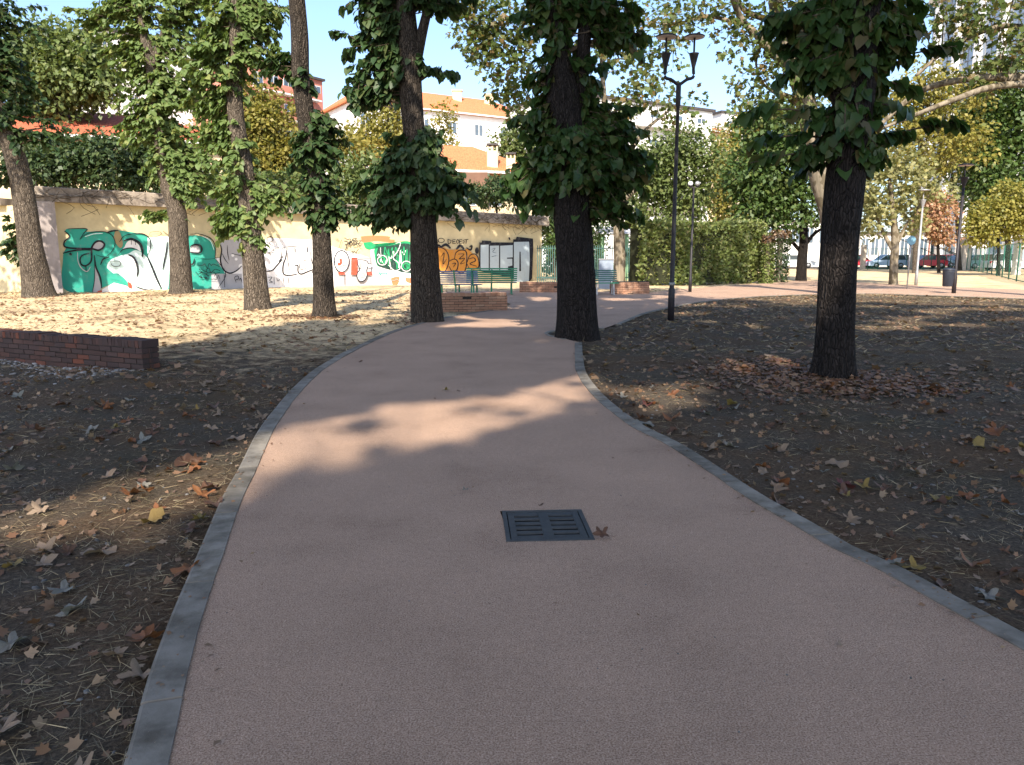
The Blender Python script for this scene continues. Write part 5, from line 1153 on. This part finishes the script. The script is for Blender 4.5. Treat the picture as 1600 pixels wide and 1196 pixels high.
# ------------------------------------------------------------------ parked cars
def car(px0, px1, Y, col, label, kind='hatch', flip=False, hgt=1.48):
    x0, x1 = P(px0, 400, Y)[0], P(px1, 400, Y)[0]; L = 4.3 if kind != 'van' else 5.0; xc = (x0 + x1) / 2; W = 1.75; s = -1 if flip else 1
    t = thing("parked_car", label, "car", (xc, Y, .06), "cars parked along the street")
    h = hgt; X = lambda u: xc + s * (u - .5) * L
    if kind == 'van': low = [(0, .28), (0, .9), (.02, 1.0), (.98, .95), (1, .8), (1, .28)]; cab = [(.01, .98), (.03, h - .05), (.06, h), (.66, h), (.72, h - .06), (.88, .98)]
    elif kind == 'wagon': low = [(0, .28), (0, .75), (.02, .92), (.66, .93), (.97, .76), (1, .6), (1, .28)]; cab = [(.02, .9), (.07, h - .08), (.12, h), (.5, h), (.56, h - .05), (.72, .9)]
    else: low = [(0, .28), (0, .7), (.03, .9), (.68, .92), (.96, .76), (1, .6), (1, .28)]; cab = [(.06, .88), (.16, h - .06), (.24, h), (.5, h), (.56, h - .05), (.72, .9)]
    def ext(prof, y0, y1, mb, ins=0):
        n = len(prof); V = [(X(u), Y + y0, z + .06) for u, z in prof] + [(X(u), Y + y1, z + .06) for u, z in prof]
        mb.add(V, [tuple(range(n)), tuple(range(2 * n - 1, n - 1, -1))] + [(i, n + i, n + (i + 1) % n, (i + 1) % n) for i in range(n)])
    m = paint("car_paint_" + label.split()[0].replace('-', '_'), col)
    mb = MB(); ext(low, -W / 2, W / 2, mb); mb.build("body", m, t)
    mb = MB(); ext(cab, -W / 2 + .12, W / 2 - .12, mb); ro = mb.build("cabin", M['car_glass'], t)
    mb = MB(); top = [q for q in cab if q[1] > h - .1]
    ext([(u, z + .012) for u, z in top] + [(u, z - .05) for u, z in top[::-1]], -W / 2 + .1, W / 2 - .1, mb)
    for u in (.3, .5): mb.bar((X(u), Y - W / 2 + .11, .95), (X(u + (.02 if u > .3 else 0)), Y - W / 2 + .13, h + .04), .09, .04)
    mb.bar((X(cab[0][0]), Y - W / 2 + .11, .95), (X(cab[1][0]), Y - W / 2 + .12, h), .09, .04); mb.bar((X(cab[-1][0]), Y - W / 2 + .11, .97), (X(cab[-2][0]), Y - W / 2 + .12, h), .07, .04)
    mb.build("roof", m, t)
    for u in (.17, .8):
        for sy in (-1, 1):
            mb = MB(); mb.tube([(X(u), Y + sy * (W / 2 - .18), .37), (X(u), Y + sy * (W / 2 + .01), .37)], .31, 16); o = mb.build("wheel", M['tyre'], t)
            mb = MB(); mb.tube([(X(u), Y + sy * (W / 2 - .0), .37), (X(u), Y + sy * (W / 2 + .02), .37)], .19, 12); mb.build("rim", M['galv'], o)
    mb = MB(); mb.box((X(.985), Y - W / 2 + .22, .74), (.12, .36, .13)); mb.build("headlight", M['head'], t)
    mb = MB(); mb.box((X(.005), Y - W / 2 + .16, .84), (.08, .26, .2)); mb.build("taillight", M['tail'], t)
    return t
car(1216, 1268, 89, (.55, .6, .62), "white hatchback between the hedge end and the nearest trunk", 'wagon')
car(1322, 1360, 88.5, (.62, .03, .05), "bright red hatchback just right of the nearest trunk", 'hatch')
car(1354, 1412, 87.5, (.42, .55, .72), "light blue estate car behind the whitewashed tree", 'wagon', True)
car(1400, 1432, 89.5, (.05, .05, .06), "black car with red neighbour, right of the whitewashed tree", 'hatch')
car(1418, 1474, 88, (.48, .02, .04), "crimson estate car behind the lamp and round sign", 'wagon', True)
car(1462, 1506, 90.5, (.30, .02, .03), "dark red car behind the lamp with the bin", 'hatch')
car(1482, 1514, 88.2, (.16, .25, .32), "steel blue car beside the beige gate pillar", 'hatch', True)
car(1515, 1560, 84, (.10, .22, .24), "teal car behind the curving green net", 'hatch')
car(1548, 1606, 74, (.75, .76, .77), "white van-like car behind the net at the right edge", 'wagon', False, 1.6)

# ------------------------------------------------------------------ buildings
def facade_building(name, label, ax, ay, bx_, by_, YA, YB, depth, wall_m, rows, cols, win=(1.1, 1.6), roof=None, base_z=0, storey=3.2, sill_rows=None, balcony=False, trim=None, overhang=.4, roof_h=2.6, first=0):
    """front edge from (ax at YA) to (bx at YB), tops at ay / by"""
    A = P(ax, ay, YA); B = P(bx_, by_, YB); z = (A[2] + B[2]) / 2; A = np.array([A[0], YA, 0]); B = np.array([B[0], YB, 0])
    d = B - A; L = np.linalg.norm(d); d /= L; n = np.array([d[1], -d[0], 0])
    t = thing(name, label, "building", (A + B) / 2)
    box = lambda mb, s, o, zc, ls, lo, lz, mt=0: mb.box(tuple(A + d * s + n * o + np.array([0, 0, zc])), (ls, lo, lz), math.atan2(d[1], d[0]), mt)
    mb = MB(); box(mb, L / 2, -depth / 2, z / 2, L, depth, z); mb.build("walls", M[wall_m], t)
    for r in range(first, rows):
        zc = z - 1.7 - r * storey
        if zc < 1: break
        for c_ in range(cols):
            s = L * (c_ + .5) / cols
            mb = MB(); box(mb, s, .03, zc, win[0], .06, win[1], 0); box(mb, s, .05, zc, win[0] - .2, .06, win[1] - .2, 1); box(mb, s, .07, zc, .07, .05, win[1] - .1, 0); mb.build("window", [M['win_frame'], M['win']], t)
        if balcony:
            mb = MB(); box(mb, L * .5, .55, zc - win[1] / 2 - .25, L * .8, 1.1, .18); box(mb, L * .5, 1.06, zc - win[1] / 2 + .25, L * .8, .06, .9, 1); mb.build("balcony", [M['facade_white'], M[trim or 'facade_white']], t)
    mb = MB()
    if roof:
        V = [A - d * overhang + n * overhang, B + d * overhang + n * overhang, B + d * overhang - n * (depth + overhang), A - d * overhang - n * (depth + overhang)]
        V = [v + [0, 0, z + .02] for v in V] + [v + [0, 0, z + .22] for v in V] + [A + d * depth * .35 - n * depth / 2 + [0, 0, z + roof_h], B - d * depth * .35 - n * depth / 2 + [0, 0, z + roof_h]]
        mb.add(V, [(3, 2, 1, 0), (0, 1, 5, 4), (1, 2, 6, 5), (2, 3, 7, 6), (3, 0, 4, 7), (4, 5, 9, 8), (5, 6, 9), (6, 7, 8, 9), (7, 4, 8)]); rf = mb.build("roof", M[roof], t)
        mb = MB(); box(mb, L / 2, overhang + .08, z + .1, L + 2 * overhang, .14, .16); mb.build("gutter", M['facade_white'], rf)
    else:
        box(mb, L / 2, -depth / 2, z + .15, L + .6, depth + .6, .3); rf = mb.build("roof", M['dark_trim'], t)
    return t, rf, A, B, d, n, z, L
# white block with orange roof in the middle
t, rf, A, B, d, n, z, L = facade_building("apartment_block", "white block with long orange tiled roof beyond the chimneyed house", 545, 160, 845, 193, 92, 106, 12, 'facade_white', 3, 7, (1.3, 1.5), 'tile_orange', roof_h=3.4)
for k in (.35, .62, .8):
    q = A + d * L * k - n * 4.5; mb = MB(); mb.box((q[0], q[1], z + 3.0), (1.2, .8, 1.4)); mb.box((q[0], q[1], z + 3.76), (1.4, 1.0, .14)); mb.build("chimney", M['facade_cream'], rf)
facade_building("apartment_block", "white balconied block with flat roof behind the double lamp", 880, 138, 1113, 182, 92, 104, 12, 'facade_white', 4, 6, (1.5, 1.6), None, balcony=True, trim='facade_white')
facade_building("corner_house", "small pale house with orange roof right of the white balconied block", 1108, 207, 1158, 212, 108, 112, 8, 'facade_cream', 3, 3, (1.1, 1.3), 'tile_orange', roof_h=1.6)
facade_building("gable_house", "tall white house end rising above the small orange roof", 1128, 176, 1200, 182, 125, 128, 8, 'facade_white', 3, 3, (1, 1.3), None)
facade_building("apartment_block", "pink brick apartment block with white window bays at upper left", 388, 82, 504, 143, 100, 110, 12, 'facade_pink', 5, 5, (1.6, 1.9), None, balcony=True, trim='facade_pink')
facade_building("apartment_block", "white apartment block glimpsed through leaves at far upper left", 146, 48, 350, 84, 104, 118, 10, 'facade_white', 5, 6, (1.2, 1.5), None)
# chimneyed house
t, rf, A, B, d, n, z, L = facade_building("villa", "low cream villa with orange hipped roof and two chimneys behind the wall", 585, 268, 832, 274, 54, 58, 9, 'facade_cream', 1, 6, (1.0, 1.1), 'tile_orange', overhang=.7, roof_h=2.5)
for (x0, x1, y0, y1) in ((760, 779, 226, 262), (790, 806, 240, 268)):
    p0, p1 = P(x0, y0, 57), P(x1, y1, 57); w = p1[0] - p0[0]; hz_ = p0[2] - p1[2]; cx_ = (p0[0] + p1[0]) / 2
    mb = MB(); mb.box((cx_, 57.3, p1[2] + hz_ * .36), (w * .9, .8, hz_ * .75)); 
    for k in (-1, 0, 1): mb.box((cx_ + k * w * .38, 57.3, p0[2] - hz_ * .16), (w * .14, .75, hz_ * .22))
    mb.box((cx_, 57.3, p0[2]), (w, .95, .12), 0, 1); mb.build("chimney", [M['facade_cream'], M['dark_trim']], rf)
mb = MB(); q = P(750, 275, 54.0); mb.box((q[0] - .3, 55.3, z - .55), (1.6, .12, 1.1)); mb.build("timber_panel", M['facade_brown'], t)
# red roof at left
facade_building("villa", "house with long red tiled roof above the wall at the left", -60, 214, 345, 224, 46, 52, 9, 'facade_cream', 1, 9, (1, 1.1), 'tile_red', overhang=.6, roof_h=2.3)
# street fronts behind the cars
facade_building("street_building", "bright white street front behind the parked white hatchback", 1190, 345, 1320, 350, 104, 104, 10, 'facade_white', 2, 6, (1.2, 2.2), None)
facade_building("street_building", "white street front with dark tall windows behind the blue estate car", 1345, 366, 1452, 366, 106, 106, 10, 'facade_white', 1, 7, (1.1, 2.4), None)
facade_building("street_building", "red brick street front behind the beige gate pillar", 1456, 330, 1680, 330, 108, 104, 10, 'facade_brick', 2, 9, (1.6, 2.2), None)
# glass tower
A = P(1460, 10, 112); B = P(1640, -60, 92); zt = A[2]
A = np.array([A[0], 112, 0]); B = np.array([B[0], 92, 0]); d = norm(B - A); L = np.linalg.norm(B - A); n = np.array([d[1], -d[0], 0])
t = thing("office_tower", "tall glass office tower with white piers at upper right", "building", (A + B) / 2)
bx3 = lambda mb, s, o, zc, ls, lo, lz, mt=0: mb.box(tuple(A + d * s + n * o + np.array([0, 0, zc])), (ls, lo, lz), math.atan2(d[1], d[0]), mt)
mb = MB(); bx3(mb, L / 2, -6, zt / 2, L, 12, zt); mb.build("glazing", M['facade_glass'], t)
mb = MB(); bx3(mb, L / 2, -5.8, zt + .5, L + .8, 12.8, 1.0); mb.build("parapet", M['pillar'], t)
for k in range(6):
    s = 1.6 + k * 4.2
    if s < L: mb = MB(); bx3(mb, s, .25, zt / 2 - .1, 1.0, .5, zt - .2); mb.build("pier", M['facade_white'], t)
for k in range(11):
    zc = zt - 1.0 - k * 3.2
    if zc > 8: mb = MB(); bx3(mb, L / 2, .06, zc, L, .12, .18); bx3(mb, L / 2, .06, zc - 1.6, L, .1, .08); mb.build("mullion", M['galv'], t)
mb = MB()
for s in np.arange(.6, L, 1.05): bx3(mb, s, .05, zt / 2, .07, .1, zt - .4)
mb.build("glazing_bars", M['galv'], t)

# ------------------------------------------------------------------ leaf litter, straw, stones
def scatter(n, x0, x1, y0, y1, power=1.0, side=900):
    out = np.zeros((0, 2))
    while len(out) < n:
        q = np.stack([rng.uniform(x0, x1, n * 2), y0 + (y1 - y0) * rng.random(n * 2) ** power], 1)
        x, y, dd = project(np.column_stack([q, np.zeros(len(q))]))
        ok = ~in_poly(q[:, 0], q[:, 1], outline) & (dd > .3) & (x > -side) & (x < 1600 + side) & (y < 1300)
        out = np.vstack([out, q[ok]])
    return out[:n]
# straw and dead grass near the viewer
q = scatter(84000, -11, 11, 1.7, 13, 1.7)
keep = rng.random(len(q)) < .25 + .95 * (vnoise(q * 1.1, 31) * .6 + vnoise(q * 4, 32) * .4 > .46)
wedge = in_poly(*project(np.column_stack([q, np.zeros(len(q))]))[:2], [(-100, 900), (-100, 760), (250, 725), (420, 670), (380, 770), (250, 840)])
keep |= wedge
q = q[keep]; n = len(q); a = rng.uniform(0, 2 * np.pi, n)
dirs = np.stack([np.cos(a), np.sin(a), rng.normal(.10, .14, n)], 1)
L_ = rng.uniform(.03, .12, n) * np.where(rng.random(n) < .06, 1.8, 1)
stuff(leaf_mesh("dry_grass", np.column_stack([q, ground_z(q[:, 0], q[:, 1]) + .006]), dirs, np.array([0, 0, 1.]) + rng.normal(0, .4, (n, 3)), L_, LEAF_BLADE, M['straw'], None, rng.uniform(.0015, .004, n)))
# further straw, coarser
q = scatter(34000, -24, 25, 12, 34, 1.0); n = len(q); a = rng.uniform(0, 2 * np.pi, n)
stuff(leaf_mesh("dry_grass", np.column_stack([q, ground_z(q[:, 0], q[:, 1]) + .006]), np.stack([np.cos(a), np.sin(a), rng.normal(.15, .2, n)], 1), np.array([0, 0, 1.]) + rng.normal(0, .5, (n, 3)), rng.uniform(.06, .2, n), LEAF_BLADE, M['straw'], None, rng.uniform(.008, .02, n)))
# leaf litter mass from mid-distance on, and russet rings round trunk feet
q = scatter(12000, -24, 25, 8.5, 33, 1.2); keep = rng.random(len(q)) < .3 + .9 * (vnoise(q * .8, 41) > .45); q = q[keep]
q = q[~((q[:, 1] < 9.5) & (rng.random(len(q)) < .4))]
n = len(q); a = rng.uniform(0, 2 * np.pi, n)
stuff(leaf_mesh("leaf_litter", np.column_stack([q, ground_z(q[:, 0], q[:, 1]) + .012]), np.stack([np.cos(a), np.sin(a), rng.normal(.1, .25, n)], 1), np.array([0, 0, 1.]) + rng.normal(0, .35, (n, 3)), rng.uniform(.05, .13, n), LEAF_LOBE, M['litter']))
rings = []
for (px_, py_, R_, k) in ((1302, 592, 1.25, 1300), (1225, 572, 1.0, 900), (1380, 600, .8, 300), (500, 494, 1.0, 700), (668, 503, .8, 250), (60, 463, 1.6, 350), (283, 459, 1.4, 350)):
    c = G(px_, py_); rr = R_ * np.sqrt(rng.random(k)) * rng.uniform(.6, 1.2, k); a = rng.uniform(0, 2 * np.pi, k); rings.append(np.stack([c[0] + rr * np.cos(a) * 1.3, c[1] + rr * np.sin(a)], 1))
q = np.concatenate(rings); q = q[~in_poly(q[:, 0], q[:, 1], outline)]; n = len(q); a = rng.uniform(0, 2 * np.pi, n)
stuff(leaf_mesh("russet_litter", np.column_stack([q, ground_z(q[:, 0], q[:, 1]) + .015]), np.stack([np.cos(a), np.sin(a), rng.normal(.05, .16, n)], 1), np.array([0, 0, 1.]) + rng.normal(0, .25, (n, 3)), rng.uniform(.025, .085, n), LEAF_HEART, M['litter_red']))
# small crumbs near the viewer
q = scatter(7500, -11, 11, 1.7, 10.5, 1.25); n = len(q); a = rng.uniform(0, 2 * np.pi, n)
stuff(leaf_mesh("leaf_crumbs", np.column_stack([q, ground_z(q[:, 0], q[:, 1]) + .008]), np.stack([np.cos(a), np.sin(a), rng.normal(.1, .3, n)], 1), np.array([0, 0, 1.]) + rng.normal(0, .5, (n, 3)), rng.uniform(.012, .06, n), LEAF_LOBE, M['litter']))
# pebbles and rubble
ico = bmesh.new(); bmesh.ops.create_icosphere(ico, subdivisions=1, radius=.5); iv = np.array([v.co[:] for v in ico.verts]); ifc = [tuple(v.index for v in f.verts) for f in ico.faces]; ico.free()
def pebbles(name, q, s0, s1, mt='pebble'):
    n = len(q); a = rng.uniform(0, 2 * np.pi, n); tv = iv * np.array([1, .72, .34]) + np.sin(iv[:, ::-1] * 9) * .05
    return stuff(leaf_mesh(name, np.column_stack([q, ground_z(q[:, 0], q[:, 1]) + .004]), np.stack([np.cos(a), np.sin(a), 0 * a], 1), np.array([0, 0, 1.]) + rng.normal(0, .2, (n, 3)), s0 + (s1 - s0) * rng.random(n) ** 3, (tv, ifc), M[mt]))
pebbles("pebbles", scatter(1800, -11, 11, 1.7, 9.5, 1.5), .008, .045)
u = rng.random(900); s_ = rng.exponential(.35, 900)
pq = ea[:2] + dleft[:2] * (u * 7)[:, None] - nb[:2] * (s_ + .02)[:, None]
pebbles("rubble", pq, .02, .10, "rubble")
q = np.stack([rng.uniform(-1.6, 2.2, 500), rng.uniform(2.0, 14, 500)], 1); q = q[in_poly(q[:, 0], q[:, 1], outline)]
pebbles("path_grit", q, .004, .013)
e_ = np.vstack([Ls, Rs]); k = rng.integers(0, len(e_), 1500); q = e_[k] + rng.normal(0, .16, (1500, 2)); q2 = np.stack([rng.uniform(-3, 3, 260), rng.uniform(1.8, 15, 260)], 1)
q = np.vstack([q, q2]); q = q[in_poly(q[:, 0], q[:, 1], outline)]; n = len(q); a = rng.uniform(0, 2 * np.pi, n)
stuff(leaf_mesh("path_debris", np.column_stack([q, np.full(n, .012)]), np.stack([np.cos(a), np.sin(a), rng.normal(.05, .2, n)], 1), np.array([0, 0, 1.]) + rng.normal(0, .3, (n, 3)), .006 + .03 * rng.random(n) ** 3, LEAF_QUAD, M['litter']))

# ------------------------------------------------------------------ individual fallen leaves
def fallen_mesh(k, lobes):
    r = np.random.default_rng(100 + k); V = [(0, 0, 0)]; n = 45
    cr_, cf = r.uniform(.15, .95), r.uniform(0, 6.28)
    for i in range(n):
        a = 2 * math.pi * i / n
        if lobes == 5:
            tri = 1 - abs(((a * 5 / (2 * math.pi)) % 1) * 2 - 1); rad = (.20 + .30 * tri ** 1.2) * (1 - .25 * (1 - math.cos(a)) / 2) + .025 * math.sin(15 * a)
        else: rad = .30 + .18 * math.cos(a) ** 2 + .02 * math.sin(9 * a)
        x, y = rad * math.cos(a), rad * math.sin(a)
        V.append((x, y, cr_ * (abs(x * math.cos(cf) + y * math.sin(cf)) ** 1.4) + .07 * math.sin(3 * a + cf) + .03 * math.sin(7 * a)))
    inner = [(.5 * v[0], .5 * v[1], .3 * v[2] + .015) for v in V[1:]]
    V2 = [V[0]] + inner + V[1:]
    Fc = [(0, 1 + i, 1 + (i + 1) % n) for i in range(n)] + [(1 + i, 1 + n + i, 1 + n + (i + 1) % n, 1 + (i + 1) % n) for i in range(n)]
    me = bpy.data.meshes.new("fallen_leaf")
    m = len(V2); V2 += [(-.28, -.012, .0), (-.28, .012, .0), (-.62, .008, .05), (-.62, -.008, .05)]; Fc.append((m, m + 1, m + 2, m + 3))
    me.from_pydata(V2, [], Fc); me.polygons.foreach_set('use_smooth', [True] * len(Fc)); me.update()
    return me
base_meshes = {}
kinds = ['brown', 'tan', 'orange', 'yellow', 'grey', 'maroon']
words = dict(brown="curled brown", tan="pale tan", orange="rusty orange", yellow="yellow", grey="greyish pale", maroon="dark maroon")
for kd in kinds:
    base_meshes[kd] = []
    for k in range(5):
        me = fallen_mesh(k + 7 * kinds.index(kd), 5 if k < 4 else 1); me.materials.append(M['fallen_' + kd]); base_meshes[kd].append(me)
def drop(kd, x, y, size, label, group, tilt=.25, zoff=.0):
    o = bpy.data.objects.new("fallen_leaf", random.choice(base_meshes[kd])); COL.objects.link(o)
    z = float(ground_z(x, y)[0])
    o.location = (x, y, z + .012 + zoff + size * .03); o.scale = (size, size, size * 1.0); o.rotation_euler = (random.gauss(0, tilt), random.gauss(0, tilt), random.uniform(0, 6.28))
    tag(o, label, "leaf", group)
    return o
q = scatter(272, -7.5, 7.5, 1.9, 9.2, 1.15, 20)
for (x, y) in q:
    kd = random.choices(kinds, [40, 30, 16, 4, 9, 3])[0]; sd_ = "left" if x < 0 else "right"
    drop(kd, x, y, random.uniform(.08, .19), "%s plane leaf lying on the soil %s of the path" % (words[kd], sd_), "fallen leaves %s of the path" % sd_)
for kd, px_, py_, s_, lbl in (('brown', 941, 842, .12, "curled brown leaf resting at the grate's near right corner"), ('brown', 845, 797, .05, "small brown leaf fragment on the grate's far edge"), ('yellow', 696, 612, .13, "yellow-brown leaf, larger of the pair alone mid-path"), ('brown', 716, 613, .07, "small brown leaf right beside the yellow one mid-path"),
                              ('brown', 563, 567, .09, "lone dark leaf near the left kerb on the far path"), ('grey', 728, 768, .06, "tiny pale star-shaped leaf on the path left of the grate"), ('tan', 1132, 692, .17, "large pale tan lobed leaf on the right lawn near the kerb"), ('orange', 228, 992, .19, "big rusty orange leaf against the left kerb"),
                              ('grey', 100, 920, .16, "crumpled greyish leaf, upper one of the left foreground pile"), ('grey', 112, 950, .17, "crumpled greyish leaf, lower one of the left foreground pile"), ('grey', 16, 1000, .18, "pale green-grey leaf cut by the left picture edge"), ('yellow', 240, 812, .17, "yellow-green flat leaf on the lit straw by the left kerb"), ('yellow', 312, 808, .15, "pale yellow leaf touching the left kerb"), ('orange', 300, 732, .17, "sunlit orange star leaf on the straw near the left kerb"), ('orange', 205, 768, .2, "big sunlit orange leaf on the straw band"), ('tan', 55, 790, .17, "sunlit tan leaf at the left on the straw band"),
                              ('yellow', 1475, 775, .17, "yellow-edged leaf clump on the right lawn"), ('orange', 1395, 872, .14, "upright orange leaf beside the right kerb"), ('orange', 1520, 880, .15, "orange curled leaf at the right edge of the lawn"), ('yellow', 1350, 757, .17, "yellow and tan long leaf on the right lawn"), ('yellow', 308, 638, .12, "small bright yellow leaf on the left soil"), ('orange', 376, 628, .10, "bright orange leaf near the left kerb bend")):
    p = G(px_, py_); drop(kd, p[0], p[1], s_, lbl, None, .2, .014 if 'grate' in lbl and 'star' not in lbl else 0)
    del_group = None
